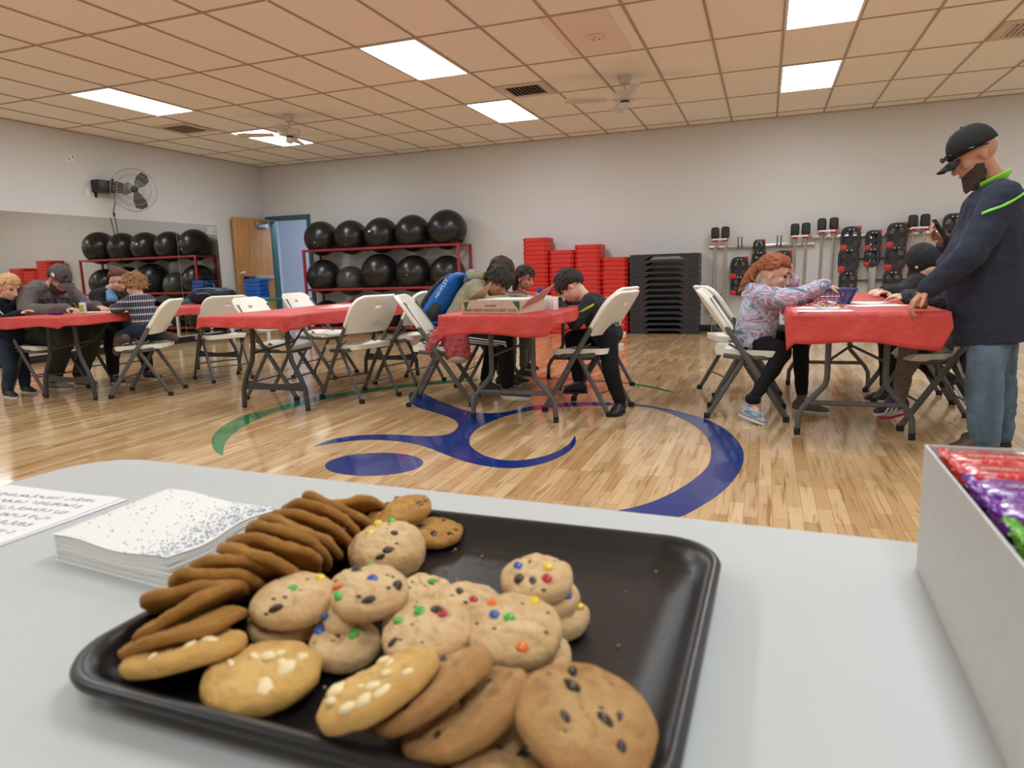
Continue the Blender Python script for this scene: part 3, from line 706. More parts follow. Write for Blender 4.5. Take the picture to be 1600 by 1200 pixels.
def chain(mb, pts, rs):
    for k in range(len(pts)-1): cap(mb, pts[k], pts[k+1], rs[k], rs[k+1])
def loft(mb, secs, n=18):
    """secs: (centre, right, front, rx, ry)"""
    vs = []; fs = []
    for c, rt, fr, rx, ry in secs:
        for k in range(n):
            a = 2*pi*k/n; vs.append(Vector(c)+rt*(rx*cos(a))+fr*(ry*sin(a)))
    for i in range(len(secs)-1):
        for k in range(n): fs.append((i*n+k, i*n+(k+1) % n, (i+1)*n+(k+1) % n, (i+1)*n+k))
    fs.append(tuple(range(n-1,-1,-1))); fs.append(tuple((len(secs)-1)*n+k for k in range(n)))
    mb.add(vs, fs)
def hand(mb, w, d, nrm, k, side, curl=.5, spread=1):
    """w wrist, d direction of the hand, nrm back-of-hand normal, side +1: thumb on the d x nrm side"""
    w = Vector(w); d = Vector(d).normalized(); nrm = Vector(nrm); nrm = (nrm-d*nrm.dot(d)).normalized(); s = d.cross(nrm)*side
    L = .085*k
    loft(mb, [(w-d*.01, s, nrm, .027*k, .020*k), (w+d*.03*k, s, nrm, .034*k, .017*k), (w+d*L, s, nrm, .039*k, .013*k), (w+d*(L+.006), s, nrm, .034*k, .010*k)], 12)
    for q, ln in ((-1.5,.072),(-.5,.082),(.5,.078),(1.5,.060)):
        q = -q
        p = w+d*(L-.004)+s*(q*.0195*k*1.0); dd = (d+s*q*.05*spread).normalized(); pts = [p]; rr = [.0092*k]
        for i, fr in enumerate((.45,.32,.23)):
            a = curl*(.45+.35*i)
            dd = (dd*cos(a)-nrm*sin(a)).normalized(); p = p+dd*(ln*k*fr); pts.append(p); rr.append((.0088-.0009*i)*k)
        chain(mb, pts, rr)
    p = w+d*.022*k+s*.028*k-nrm*.004; dd = (d*.75+s*.75-nrm*.25).normalized()
    p1 = p+dd*.034*k; dd2 = (dd+d*.5-nrm*.3*curl).normalized(); p2 = p1+dd2*.028*k; p3 = p2+(dd2+d*.3).normalized()*.020*k
    chain(mb, [p, p1, p2, p3], [.014*k, .011*k, .0095*k, .008*k])
class Head:
    def __init__(s, c, F, k=1, tilt=(0,0,1)):
        s.c = Vector(c); s.F = Vector(F).normalized(); u = Vector(tilt); s.S = u.cross(s.F).normalized(); s.U = s.F.cross(s.S).normalized(); s.k = k
    def P(s, f_, s_, u_): return s.c+(s.F*f_+s.S*s_+s.U*u_)*s.k
    def rot(s): return Matrix((s.F, s.S, s.U)).transposed()
    def skull(s, mb, jaw=1):
        Rr = s.rot(); k = s.k
        mb.ell(s.P(-.012,0,.03), (.098*k,.077*k,.088*k), 22, 14, R=Rr)
        mb.ell(s.P(.022,0,-.035), (.068*k,.062*k,.075*k), 18, 12, R=Rr)
        mb.ell(s.P(.045,0,-.080), (.034*k,.036*k*jaw,.026*k), 12, 8, R=Rr)
        chain(mb, [s.P(.083,0,.012), s.P(.098,0,-.012), s.P(.106,0,-.030)], [.009*k,.011*k,.014*k])
        for q in (-1,1): mb.ell(s.P(.094,q*.011,-.033), .009*k, 8, 6)
        for q in (-1,1):
            mb.ell(s.P(.070,q*.032,.034), (.014*k,.022*k,.009*k), 10, 6, R=Rr)
            mb.ell(s.P(.058,q*.040,-.022), (.024*k,.020*k,.022*k), 10, 8, R=Rr)
            mb.ell(s.P(-.012,q*.076,-.008), (.018*k,.009*k,.030*k), 10, 8, R=Rr)
            mb.ell(s.P(-.010,q*.080,-.030), (.010*k,.007*k,.012*k), 8, 6, R=Rr)
        mb.ell(s.P(.084,0,-.056), (.010*k,.024*k,.006*k), 10, 6, R=Rr); mb.ell(s.P(.081,0,-.068), (.010*k,.020*k,.007*k), 10, 6, R=Rr)
    def face(s, parent, org, hairm, closed=True):
        k = s.k; Rr = s.rot(); O = Vector(org)
        for q in (-1,1):
            e = MB().ell(s.P(.0775,q*.031,.012)-O, (.011*k,.013*k,(.008)*k), 12, 8, R=Rr); obj('eye', e, m_eye, parent)
            b = MB(); chain(b, [s.P(.087,q*.016,.036)-O, s.P(.086,q*.032,.042)-O, s.P(.074,q*.046,.038)-O], [.0035*k,.004*k,.0028*k]); obj('eyebrow', b, hairm, parent)
        l = MB(); chain(l, [s.P(.084,-.020,-.063)-O, s.P(.0945,0,-.061)-O, s.P(.084,.020,-.063)-O], [.0028*k,.0045*k,.0028*k]); obj('mouth', l, m_lip, parent)
    def hair(s, parent, org, m, n=420, nrm=(-.5,0,.86), c=.02, thick=.016, ln=.03, seed=1, extra=None, flow=(0,0,-1), curl=0, vox=.0055, fringe=0):
        rnd = random.Random(seed); k = s.k; mb = MB(); nn = Vector(nrm).normalized(); fl = Vector(flow)
        ga = pi*(3-sqrt(5))
        mb.ell(s.P(-.016,0,.040), (.100*k,.081*k,.088*k), 20, 12, R=s.rot())
        mb2 = MB()
        # keep only the part of the base cap on the hair side
        for i in range(n):
            z = 1-2*(i+.5)/n; r_ = sqrt(1-z*z); d = Vector((r_*cos(ga*i), r_*sin(ga*i), z))
            if d.dot(nn) < c+rnd.uniform(-.06,.06): continue
            if d.x > .35 and d.z < .45-fringe: continue
            p = Vector((-.014+d.x*.101, d.y*.082, .034+d.z*.094))
            t = (fl-d*fl.dot(d)); t = t.normalized() if t.length > .1 else Vector((1,0,0))
            t = (t+Vector((rnd.uniform(-.5,.5),rnd.uniform(-.5,.5),rnd.uniform(-.3,.3)))*(.5+curl)).normalized()
            L_ = ln*rnd.uniform(.6,1.3); q = p+t*L_*.5+d*.006; q2 = p+t*L_+d*(.0+curl*rnd.uniform(0,.02))
            w = thick*rnd.uniform(.55,.9)
            chain(mb2, [s.P(*p), s.P(*q), s.P(*q2)], [w*k, w*.85*k, w*.45*k])
        if extra: extra(mb2)
        # shell under the tufts
        V = []; 
        for i in range(600):
            z = 1-2*(i+.5)/600; r_ = sqrt(1-z*z); d = Vector((r_*cos(ga*i), r_*sin(ga*i), z))
            if d.dot(nn) < c+.05 or (d.x > .35 and d.z < .5-fringe): continue
            mb2.ell(s.P(-.014+d.x*.092, d.y*.074, .034+d.z*.086), .013*k, 6, 4)
        return fuse('hair', mb2, m, parent, vox=vox, sm=1, org=org)
def shoe(parent, org, ank, toe, k, mu, ms, h=.0, up=(0,0,1)):
    """ankle point above the heel, toe tip on the ground line"""
    a = Vector(ank); t = Vector(toe); upv = Vector(up).normalized(); d = (t-a); d = (d-upv*d.dot(upv)).normalized(); s = upv.cross(d)
    base = t-upv*0; g_ = t.dot(upv)   # ground height along up
    def G(along, z): return (a-upv*a.dot(upv))+d*along+upv*(g_+z)
    L = (t-a).dot(d)
    mb = MB(); 
    prof = [(-.058,.045,.020,.030),(-.04,.055,.034,.045),(.0,.060,.037,.050),(.05,.055,.038,.042),(.45*L+.03,.038,.042,.030),(.75*L,.030,.042,.022),(.93*L,.024,.034,.016),(L,.020,.016,.008)]
    loft(mb, [(G(x,.010*k+zc*k*.75), s, upv, w*k, hh*k) for x, zc, w, hh in prof], 14)
    cap(mb, G(0,.05*k), a+upv*.012, .042*k, .040*k)
    o = fuse('shoe', mb, mu, parent, vox=.006, sm=2, org=org)
    sl = MB(); n = 24; out = []
    for i in range(n):
        an = 2*pi*i/n; x = (-.062+L+.006)/2+((L+.070)/2)*cos(an); w = (.044 if cos(an) > 0 else .036)*k*abs(sin(an))**.75
        out.append((x, w*(1 if sin(an) > 0 else -1)))
    sl.v = [tuple(G(x, -.004)+s*y-Vector(org)) for x, y in out]+[tuple(G(x, .015*k)+s*y*1.02-Vector(org)) for x, y in out]
    sl.f = [tuple(range(n-1,-1,-1)), tuple(range(n, 2*n))]+[(i, (i+1) % n, n+(i+1) % n, n+i) for i in range(n)]
    obj('sole', sl, ms, o, bev=.003); return o
m_eye = mat('dark eye', (.03,.02,.015), .2); m_lip = mat('lip', (.42,.15,.12), .5)
def skin(c): return mat('skin', c, .5, noise=(18, .07), ss=.15)
def cloth_m(n, c, nz=(40,.12), bump=(260,.25,.002), rough=.85): return mat(n, c, rough, noise=nz, bump=bump, sheen=.02, spec=.25)

def person(label, base, D, k, skinm, topm, pantm, *, head, face, tilt=(0,0,1), sleeve=.016, pant=.014, fat=1.0, bw=1.0, hem=None, topn='shirt', pantn='trousers',
           handL=None, handR=None, curl=.6, wr=.007, vox=.0068, hide_face=False, hairm=None, cuff=.95, crumple=(.0045,9,(1,1,1)), headk=None, calf=1.0, ankcut=.9, hk=1.0):
    base = Vector(base); V_ = lambda q: Vector(q)
    t = thing('person', label, 'person', base)
    Ls, Rs, Lh, Rh = map(V_, (D['Ls'], D['Rs'], D['Lh'], D['Rh'])); nk = V_(D['neck']); pel = (Lh+Rh)/2; ch = (Ls+Rs)/2
    rt_s = (Ls-Rs).normalized(); rt_h = (Lh-Rh).normalized()
    H_ = Head(head, face, (headk or (.8+.2*k)), tilt)
    def torso(mb, e, low=0, neck=True):
        up = (ch-pel).normalized(); S_ = []
        mid = V_(D['belly']) if 'belly' in D else pel.lerp(ch,.45)
        for c_, q, w, dp in ((pel-up*low, 0, .155, .105*fat), (pel.lerp(mid,.5), .2, .165, .118*fat), (mid, .45, .160, .120*fat**1.3), (mid.lerp(ch,.55), .75, .168, .118), (ch, 1, .150, .095), (ch.lerp(nk,.55), 1, .085, .070)):
            rt = rt_h.lerp(rt_s, q).normalized(); fr = up.cross(rt).normalized(); rt = fr.cross(up).normalized()
            S_.append((c_, rt, fr, w*k*bw+e, dp*k*bw**.5+e))
        loft(mb, S_, 20)
        for s_ in (Ls, Rs): cap(mb, ch.lerp(nk,.35), s_, .058*k+e, .052*k+e); cap(mb, s_, s_.lerp(pel,.3)+(ch-s_)*.3, .052*k+e, .07*k+e)
    b = MB(); torso(b, 0)
    cap(b, ch.lerp(nk,.5), nk, .058*k, .052*k); cap(b, nk, H_.P(-.02,0,-.06), .052*k, .050*H_.k)
    H_.skull(b)
    for s_ in 'LR':
        sh, el, w = (V_(D[s_+q]) for q in 'sew'); chain(b, [sh, el, w], [.045*k*fat**.5, .038*k, .026*k])
        hd, nr, sd, cu = ((handL if s_ == 'L' else handR) or (None,)*4) if (handL if s_ == 'L' else handR) else ((w-el).normalized(), Vector((0,0,1)), 1 if s_ == 'R' else -1, curl)
        hand(b, w, hd if hd is not None else (w-el), nr, k*1.02, sd, cu)
        hp, kn, an = V_(D[s_+'h']), V_(D[s_+'k']), V_(D[s_+'a'])
        chain(b, [hp, kn, an], [.078*k*fat**.5, .050*k, .034*k]); cap(b, kn.lerp(an,.3), an, .050*k, .034*k)
        td = V_(D[s_+'t'])-an; cap(b, an, an+td.normalized()*.10*k, .033*k, .024*k)
    fuse('body', b, skinm, t, vox=vox, sm=2, org=base)
    if not hide_face: H_.face(t, base, hairm or m_eye)
    tm = MB(); torso(tm, sleeve, low=(hem if hem is not None else .03))
    for s_ in 'LR':
        sh, el, w = (V_(D[s_+q]) for q in 'sew')
        chain(tm, [sh, el, el.lerp(w, cuff)], [.050*k*fat**.5+sleeve, .044*k+sleeve, .030*k+sleeve*.8])
    top = fuse(topn, tm, topm, t, vox=.009, sm=3, disp=crumple, org=base)
    pm = MB()
    loft(pm, [(pel+Vector((0,0,.05*k)), rt_h, rt_h.cross(Vector((0,0,1))), .150*k*bw+pant*.5, .105*k*fat+pant*.3), (pel, rt_h, rt_h.cross(Vector((0,0,1))), .155*k*bw+pant, .110*k*fat+pant), (pel-Vector((0,0,.06*k)), rt_h, rt_h.cross(Vector((0,0,1))), .13*k*bw, .09*k)], 18)
    for s_ in 'LR':
        hp, kn, an = V_(D[s_+'h']), V_(D[s_+'k']), V_(D[s_+'a'])
        chain(pm, [hp, kn, kn.lerp(an,.4), kn.lerp(an,ankcut)], [(.080*k*fat**.5+pant), (.056*k*hk+pant), (.052*k*calf+pant), (.040*k*calf+pant)])
    pants = fuse(pantn, pm, pantm, t, vox=.009, sm=3, disp=crumple, org=base)
    return t, H_, base, top, pants
def hood(t, base, H_, nk, m, k, back, r=.085):
    """bunched hood resting on the nape"""
    mb = MB(); nk = Vector(nk); bk = Vector(back).normalized(); sd = bk.cross(Vector((0,0,1))).normalized()
    for i in range(9):
        a = pi*(i/8)
        p = nk+sd*(cos(a)*r*k)+bk*(sin(a)*r*.9*k)+Vector((0,0,.02*k-.015*sin(a)*k))
        p2 = nk+sd*(cos(a+.4)*r*k)+bk*(sin(a+.4)*r*.9*k)+Vector((0,0,.02*k))
        cap(mb, p, p2, (.026+.018*sin(a))*k, (.026+.018*sin(min(pi,a+.4)))*k)
    mb.ell(nk+bk*r*1.05*k-Vector((0,0,.035*k)), (.06*k,.06*k,.05*k), 12, 8)
    fuse('hood', mb, m, t, vox=.008, sm=2, disp=(.004,12,(1,1,1)), org=base)
m_brown = mat('brown leather', (.10,.055,.03), .5); m_sole = mat('pale sole', (.62,.60,.56), .6); m_blks = mat('black shoe', (.015,.015,.016), .5)

# standing man in cap
D = dict(neck=(1.075,4.20,1.385), Ls=(1.06,4.00,1.28), Le=(.925,3.93,1.02), Lw=(.775,4.03,.855), Rs=(1.09,4.42,1.29), Re=(1.00,4.50,1.02), Rw=(.915,4.36,1.085), belly=(1.09,4.2,1.0),
         Lh=(1.11,4.145,.78), Lk=(1.065,4.08,.42), La=(1.09,4.09,.07), Lt=(.93,4.08,0), Rh=(1.13,4.27,.78), Rk=(1.19,4.33,.40), Ra=(1.21,4.30,.07), Rt=(1.05,4.36,0))
sk = skin((.56,.27,.18)); navy = cloth_m('navy work shirt', (.030,.036,.062), bump=(300,.15,.001)); den = cloth_m('washed denim', (.10,.155,.22), nz=(7,.45,(1,1,.5)))
lime = mat('lime reflective trim', (.25,.75,.06), .5)
t, H_, B, top, pn = person('heavy-set man in black mesh cap and navy shirt with lime collar, standing', (1.12,4.2,0), D, 1.03, sk, navy, den,
   head=(.975,4.2,1.515), face=(-1,-.06,-.55), fat=1.48, bw=1.20, sleeve=.024, pant=.016, hem=.20, topn='work_shirt', pantn='jeans', hairm=m_eye, hide_face=True,
   handL=((-.75,-.05,-.8),(-.8,0,.5),-1,.9), handR=((-.7,-.25,.45),(.3,.3,-.4),1,1.0), calf=1.25, hk=1.12, ankcut=1.0, headk=1.06, crumple=(.006,7,(1,1,1.4)))
H_.face(t, B, m_eye)
bd = MB(); rb = random.Random(3)
for i in range(240):
    a = rb.uniform(-1.5,1.5); z = rb.uniform(-.115,-.045); x = .075*cos(a)-.004+max(0,-.05-z)*.3; 
    chain(bd, [H_.P(x,.063*sin(a),z), H_.P(x+.018,.06*sin(a)*.9,z-.028)], [.011,.005])
m_beard = mat('dark beard', (.045,.028,.022), .8, noise=(90,.5)); fuse('beard', bd, m_beard, t, vox=.0055, sm=1, org=B)
def capm(H_, t, B, m, m2, tiltc=0, mesh_back=None):
    c = MB(); n = 28; rows = 9
    for i in range(rows):
        a = pi/2*i/(rows-1); 
        for k in range(n):
            th = 2*pi*k/n; rr = cos(a)**.8
            c.v.append(tuple(H_.P(-.008+.107*rr*cos(th), .086*rr*sin(th), .028+.112*sin(a)-.012*cos(th)*cos(a)*-1*0)-Vector(B)))
    for i in range(rows-1):
        for k in range(n): c.f.append((i*n+k, i*n+(k+1) % n, (i+1)*n+(k+1) % n, (i+1)*n+k))
    o = obj('cap', c, m, t, ang=80); md = o.modifiers.new('thickness','SOLIDIFY'); md.thickness = .004; md.offset = 1
    br = MB()
    def bf(a, b): 
        th = (a-.5)*2.3; r_ = b
        x = .085+.075*r_*cos(th)+.01*cos(th); y = .084*sin(th)*(1-.0*r_)
        return tuple(H_.P(x if True else 0, y, .030-.020*r_-.30*y*y/.084*1.0)-Vector(B))
    br.grid(bf, 14, 6); q = obj('brim', br, m2, o); md = q.modifiers.new('thickness','SOLIDIFY'); md.thickness = .005
    obj('button', MB().ell(H_.P(-.008,0,.142)-Vector(B), .008, 8, 6), m, o)
    return o
m_cap = cloth_m('black mesh cap', (.022,.02,.022), bump=(500,.6,.002))
cp = capm(H_, t, B, m_cap, cloth_m('black brim', (.012,.012,.014)))
pz = MB()   # opening with snap strap at the back: bare skin shows through
for i in range(9):
    a = pi*i/8; pz.v.append(tuple(H_.P(-.112+.02*sin(a),.028*cos(a),.035+.040*sin(a))-B))
pz.v.append(tuple(H_.P(-.116,0,.036)-B)); pz.f = [(i, i+1, 9) for i in range(8)]
q = obj('back_opening', pz, sk, cp); md = q.modifiers.new('thickness','SOLIDIFY'); md.thickness = .003; md.offset = 1
gl = MB(); 
for s_ in (-1,1): gl.ell(H_.P(.115,s_*.034,.050)-B, (.008,.028,.016), 12, 8, R=H_.rot()); gl.tube([H_.P(.105,s_*.06,.052)-B, H_.P(.04,s_*.092,.045)-B, H_.P(-.04,s_*.093,.020)-B], .0035, 6)
gl.tube([H_.P(.12,-.015,.052)-B, H_.P(.12,.015,.052)-B], .004, 6)
obj('sunglasses', gl, mat('black lens', (.005,.005,.006), .1), t)
# shirt trims
cr = MB(); nk = Vector((1.058,4.2,1.385))
ring = [(.070*cos(a*pi/12), .078*sin(a*pi/12)) for a in range(24)]
cr.tube([nk+Vector((x, y, x*.48))-B for x, y in ring], .013, 8, sq=(.6,1.6), closed=True); obj('collar', cr, lime, top)
dg = bpy.context.evaluated_depsgraph_get()
def drape(parent, B, srcs, pts, w, m, name, up, off=.004, n=26, th=.003):
    """a band of material laid on the surface of garment objects: rays from outside points towards the garment"""
    mb = MB(); rows = []
    P_ = [Vector(p) for p in pts]; up = Vector(up).normalized()
    for i in range(n+1):
        q = i/n*(len(P_)-1); j = min(int(q), len(P_)-2); a = P_[j].lerp(P_[j+1], q-j); row = []
        for s_ in (-1, 1):
            o_ = a+up*w*s_/2; row.append(o_)
        rows.append(row)
    vs = []
    for row in rows:
        for o_ in row:
            best = None
            for src in srcs:
                dirn = (Vector(parent_center)-o_); dirn.z *= .25; dirn.normalize()
                ok, loc, nr, _ = src.ray_cast(o_-B, dirn)
                if ok:
                    cand = loc+nr*off
                    if best is None or (cand-(o_-B)).length < (best-(o_-B)).length: best = cand
            vs.append(tuple(best if best is not None else (o_-B+dirn*.05)))
    mb.v = vs; mb.f = [(2*i, 2*i+1, 2*i+3, 2*i+2) for i in range(n)]
    q = obj(name, mb, m, parent); md = q.modifiers.new('thickness','SOLIDIFY'); md.thickness = th; md.offset = 1; return q
parent_center = (1.10,4.2,1.2)
bpy.context.view_layer.update()
drape(top, B, [top], [(.90,3.8,1.21),(1.02,3.7,1.255),(1.15,3.7,1.31),(1.35,3.8,1.36),(1.5,4.1,1.38)], .014, lime, 'reflective_stripe', (0,0,1))
shoe(t, B, D['La'], D['Lt'], 1.1, m_brown, m_blks); shoe(t, B, D['Ra'], D['Rt'], 1.1, m_brown, m_blks)
ph = thing('phone', 'black phone held in the standing man right hand at chest height', 'phone', (.868,4.285,1.15))
obj('case', MB().cbox((0,0,0), (.010,.072,.145), R(radians(-30),'Y')), m_black, ph, bev=.004)

# girl in tie-dye hoodie
def tiedye():
    m = cloth_m('tie dye cotton', (.5,.5,.5)); nt = m.node_tree; N = nt.nodes; L = nt.links; b = N['Principled BSDF']
    tc = N.new('ShaderNodeTexCoord'); nz = N.new('ShaderNodeTexNoise'); nz.inputs['Scale'].default_value = 5.2; nz.inputs['Detail'].default_value = 3; nz.inputs['Distortion'].default_value = 1.1
    mp = N.new('ShaderNodeMapping'); mp.inputs['Scale'].default_value = (1,1,1.9); L.new(tc.outputs['Object'], mp.inputs[0]); L.new(mp.outputs[0], nz.inputs[0])
    rp = N.new('ShaderNodeValToRGB'); e = rp.color_ramp.elements; e[0].position = .30; e[0].color = (.06,.10,.17,1); e[1].position = .74; e[1].color = (.60,.62,.30,1)
    for p, c in ((.38,(.17,.30,.42,1)),(.45,(.62,.62,.68,1)),(.50,(.36,.18,.34,1)),(.545,(.70,.62,.70,1)),(.60,(.12,.19,.30,1)),(.66,(.65,.60,.68,1))):
        q = rp.color_ramp.elements.new(p); q.color = c
    L.new(nz.outputs[0], rp.inputs[0]); L.new(rp.outputs[0], b.inputs['Base Color']); return m
td = tiedye(); blk = cloth_m('black leggings', (.010,.010,.011)); skf = skin((.72,.42,.31)); ginger = mat('ginger hair', (.30,.085,.03), .75, noise=(70,.45,(1,1,.3)))
D = dict(neck=(.0,4.87,.835), Ls=(.005,5.01,.80), Le=(.20,5.07,.77), Lw=(.165,4.97,.90), Rs=(-.02,4.74,.80), Re=(.17,4.66,.79), Rw=(.36,4.72,.868),
         Lh=(-.06,4.95,.505), Lk=(.235,4.97,.50), La=(.26,5.03,.10), Lt=(.43,4.98,0), Rh=(-.06,4.79,.505), Rk=(.13,4.71,.45), Ra=(-.06,4.62,.13), Rt=(.03,4.53,0))
t, H_, B, top, pn = person('red-haired girl in tie-dye hoodie and black leggings resting her head on her hand', (-.06,4.87,.46), D, .80, skf, td, blk,
   head=(.055,4.88,.935), face=(1,-.10,-.38), sleeve=.024, pant=.006, bw=1.02, fat=1.1, hem=.04, topn='hoodie', pantn='leggings', hairm=ginger, headk=.95,
   handL=((.05,-.1,.9),(1,.1,0),-1,.8), handR=((.8,.1,-.35),(.3,0,1),1,.6), vox=.006, crumple=(.006,10,(1,1,1)))
def gx(mb):
    chain(mb, [H_.P(-.09,0,.05), H_.P(-.125,.0,.01), H_.P(-.14,0,-.05), H_.P(-.15,.01,-.12), H_.P(-.13,.01,-.17)], [.035,.034,.040,.034,.016])
    for i in range(26):
        a = i*2.4; chain(mb, [H_.P(-.13,.02*cos(a),-.02-.005*i), H_.P(-.155+.02*cos(a),.035*sin(a),-.04-.005*i), H_.P(-.14+.035*cos(a*1.3),.045*sin(a),-.07-.005*i)], [.014,.012,.006])
H_.hair(t, B, ginger, ln=.05, flow=(-1,0,-.25), extra=gx, nrm=(-.45,0,.9), c=.02, seed=4)
hood(t, B, H_, (-.03,4.87,.84), td, .80, (-1,0,-.1))
dyes = td
shoe(t, B, D['Ra'], D['Rt'], .86, dyes, m_sole, up=(.25,.05,1)); shoe(t, B, D['La'], D['Lt'], .86, cloth_m('taupe knit', (.16,.13,.11)), m_sole)
obj('anklet', MB().tube([(D['Ra'][0]+.036*cos(a*pi/8)+.01-B.x, D['Ra'][1]+.036*sin(a*pi/8)-B.y, D['Ra'][2]+.02-B.z) for a in range(16)], .022, 8, sq=(.6,1.3), closed=True), blk, t)

# boy in dark hoodie
m_bhair = mat('near black hair', (.022,.016,.013), .75, noise=(80,.5,(1,1,.3))); dkh = cloth_m('charcoal hoodie', (.024,.026,.030)); bj = cloth_m('black joggers', (.009,.009,.010))
ysl = mat('yellow sleeve band', (.60,.75,.03), .6)
D = dict(neck=(-1.20,4.86,.80), Ls=(-1.145,4.735,.765), Le=(-1.235,4.665,.64), Lw=(-1.36,4.74,.765), Rs=(-1.165,4.985,.765), Re=(-1.31,5.02,.72), Rw=(-1.43,4.92,.775),
         Lh=(-1.03,4.79,.525), Lk=(-.99,4.70,.30), La=(-.925,4.71,.07), Lt=(-.955,4.57,0), Rh=(-1.05,4.95,.525), Rk=(-1.34,4.97,.50), Ra=(-1.30,5.02,.16), Rt=(-1.42,5.00,.08))
t, H_, B, top, pn = person('dark-haired boy in charcoal hoodie bending close over his drawing', (-1.05,4.87,.46), D, .80, skf, dkh, bj,
   head=(-1.315,4.86,.885), face=(-.75,-.12,-.85), tilt=(-.6,0,.8), sleeve=.016, pant=.012, topn='hoodie', pantn='joggers', hairm=m_bhair, headk=.95,
   handL=((-.7,.1,-.35),(0,0,1),-1,.9), handR=((-.7,-.3,-.3),(0,0,1),1,.9), vox=.006)
H_.hair(t, B, m_bhair, ln=.045, flow=(.8,0,-.4), nrm=(-.35,0,.93), c=-.12, seed=5, fringe=.25, n=520)
hood(t, B, H_, (-1.17,4.86,.80), dkh, .75, (1,0,-.3))
bpy.context.view_layer.update()
yb = MB(); s0 = Vector((-1.175,4.712,.722))-B
yb.tube([s0+Vector((.070*cos(a*pi/8), .002+.066*sin(a*pi/8), .040*cos(a*pi/8))) for a in range(16)], .014, 6, sq=(.35,1), closed=True)
obj('sleeve_band', yb, ysl, top)
shoe(t, B, D['La'], D['Lt'], .9, m_blks, m_blks); shoe(t, B, D['Ra'], D['Rt'], .85, m_blks, m_blks)

# teenager with backpack
sage = cloth_m('sage fleece hoodie', (.30,.28,.19)); tan = skin((.40,.19,.10))
D = dict(neck=(-2.12,5.25,.925), Ls=(-2.20,5.40,.885), Le=(-2.05,5.46,.76), Lw=(-1.85,5.36,.775), Rs=(-2.165,5.11,.88), Re=(-2.06,5.02,.755), Rw=(-1.90,5.12,.775),
         Lh=(-2.42,5.34,.53), Lk=(-2.08,5.34,.50), La=(-2.20,5.34,.08), Lt=(-2.03,5.32,0), Rh=(-2.42,5.17,.53), Rk=(-1.93,5.11,.475), Ra=(-1.93,5.15,.08), Rt=(-1.73,5.13,0))
t, H_, B, top, pn = person('teenager in sage hoodie and striped black track pants wearing a blue backpack', (-2.42,5.25,.46), D, .95, tan, sage, bj,
   head=(-2.02,5.22,.915), face=(.78,-.20,-.55), tilt=(.35,.25,.9), sleeve=.024, pant=.016, bw=1.0, topn='hoodie', pantn='track_pants', hairm=m_bhair, headk=1.0,
   handL=((1,-.2,-.1),(0,0,1),-1,.6), handR=((1,.1,-.1),(0,0,1),1,.6), vox=.0065, hem=.0)
H_.hair(t, B, m_bhair, ln=.055, flow=(.7,0,-.6), nrm=(-.3,0,.95), c=-.02, seed=6, fringe=.28, n=520)
hood(t, B, H_, (-2.16,5.25,.955), sage, 1.05, (-1,0,.1), r=.095)
wst = mat('white stripe', (.7,.7,.68), .6)
for k in range(3):
    r_ = .092-.006*k*0
    pts = []
    for i in range(9):
        q = i/8; c_ = Vector(D['Rh']).lerp(Vector(D['Rk']), q+.08); an = radians(-10-15*k); rad = (.098-.028*q)
        pts.append(c_+Vector((0,-rad*cos(an), rad*sin(an)+.0))-B)
    obj('stripe', MB().tube(pts, .0055, 6), wst, pn)
taupe = cloth_m('grey canvas', (.12,.11,.10))
shoe(t, B, D['La'], D['Lt'], .98, taupe, m_sole); shoe(t, B, D['Ra'], D['Rt'], .98, taupe, m_sole)
# backpack
bpk = thing('backpack', 'blue and charcoal school backpack worn by the teenager in the sage hoodie', 'backpack', (-2.50,5.25,.60))
bpk_m = cloth_m('blue nylon', (.012,.13,.48), rough=.55); bpk_d = cloth_m('charcoal nylon', (.035,.034,.038), rough=.55)
ax = (Vector((-2.30,5.25,1.00))-Vector((-2.61,5.25,.57))).normalized(); ou = Vector((-ax.z,0,ax.x)); sd = Vector((0,1,0))
BO = Vector((-2.50,5.25,.60)); c0 = Vector((-2.62,5.25,.60))-BO
def bsec(q, dp, w, o): return (c0+ax*q+ou*o, sd, ou, w, dp)
mb = MB(); loft(mb, [bsec(-.02,.05,.10,.02), bsec(.0,.085,.135,.03), bsec(.12,.10,.15,.035), bsec(.26,.095,.15,.03), bsec(.40,.07,.14,.02), bsec(.47,.04,.11,.005), bsec(.485,.02,.08,0)], 24)
fuse('bag', mb, bpk_m, bpk, vox=.008, sm=3, disp=(.004,9,(1,1,1)))
mb = MB(); loft(mb, [bsec(.05,.03,.09,.115), bsec(.10,.045,.12,.12), bsec(.25,.04,.12,.115), bsec(.38,.03,.11,.085), bsec(.44,.02,.08,.06)], 20)
fuse('front_pocket', mb, bpk_d, bpk, vox=.008, sm=3, disp=(.004,14,(1,1,1)))
mb = MB(); loft(mb, [bsec(.02,.05,.03,.0), bsec(.12,.055,.035,.0), bsec(.20,.045,.02,.0)], 14); mb.v = [(x, y-.135, z) for x, y, z in mb.v]
fuse('side_pocket', mb, bpk_d, bpk, vox=.008, sm=2)
Mx = Matrix((( ax.x, ou.x, 0, 0), (0,0,-1,0), (ax.z, ou.z, 0, 0), (0,0,0,1)))  # text x along ax, y along outward, faces -y
pos_ = c0+ax*.33+ou*.03+Vector((0,-.158,0))
Mx = Matrix.Translation(pos_) @ Mx
obj('lettering', text_mb('HAWLEY', .045, Mx, .0015), wst, bpk, smooth=False)
st = MB(); 
for y_ in (-.09,.09): st.tube([c0+ax*.44+sd*y_, c0+ax*.52-ou*.05+sd*y_, c0+ax*.50-ou*.17+sd*y_*1.2, c0+ax*.38-ou*.235+sd*y_*1.35, c0+ax*.16-ou*.20+sd*y_*1.6, c0+ax*.03-ou*.03+sd*y_*1.5], .024, 8, sq=(1,.35))
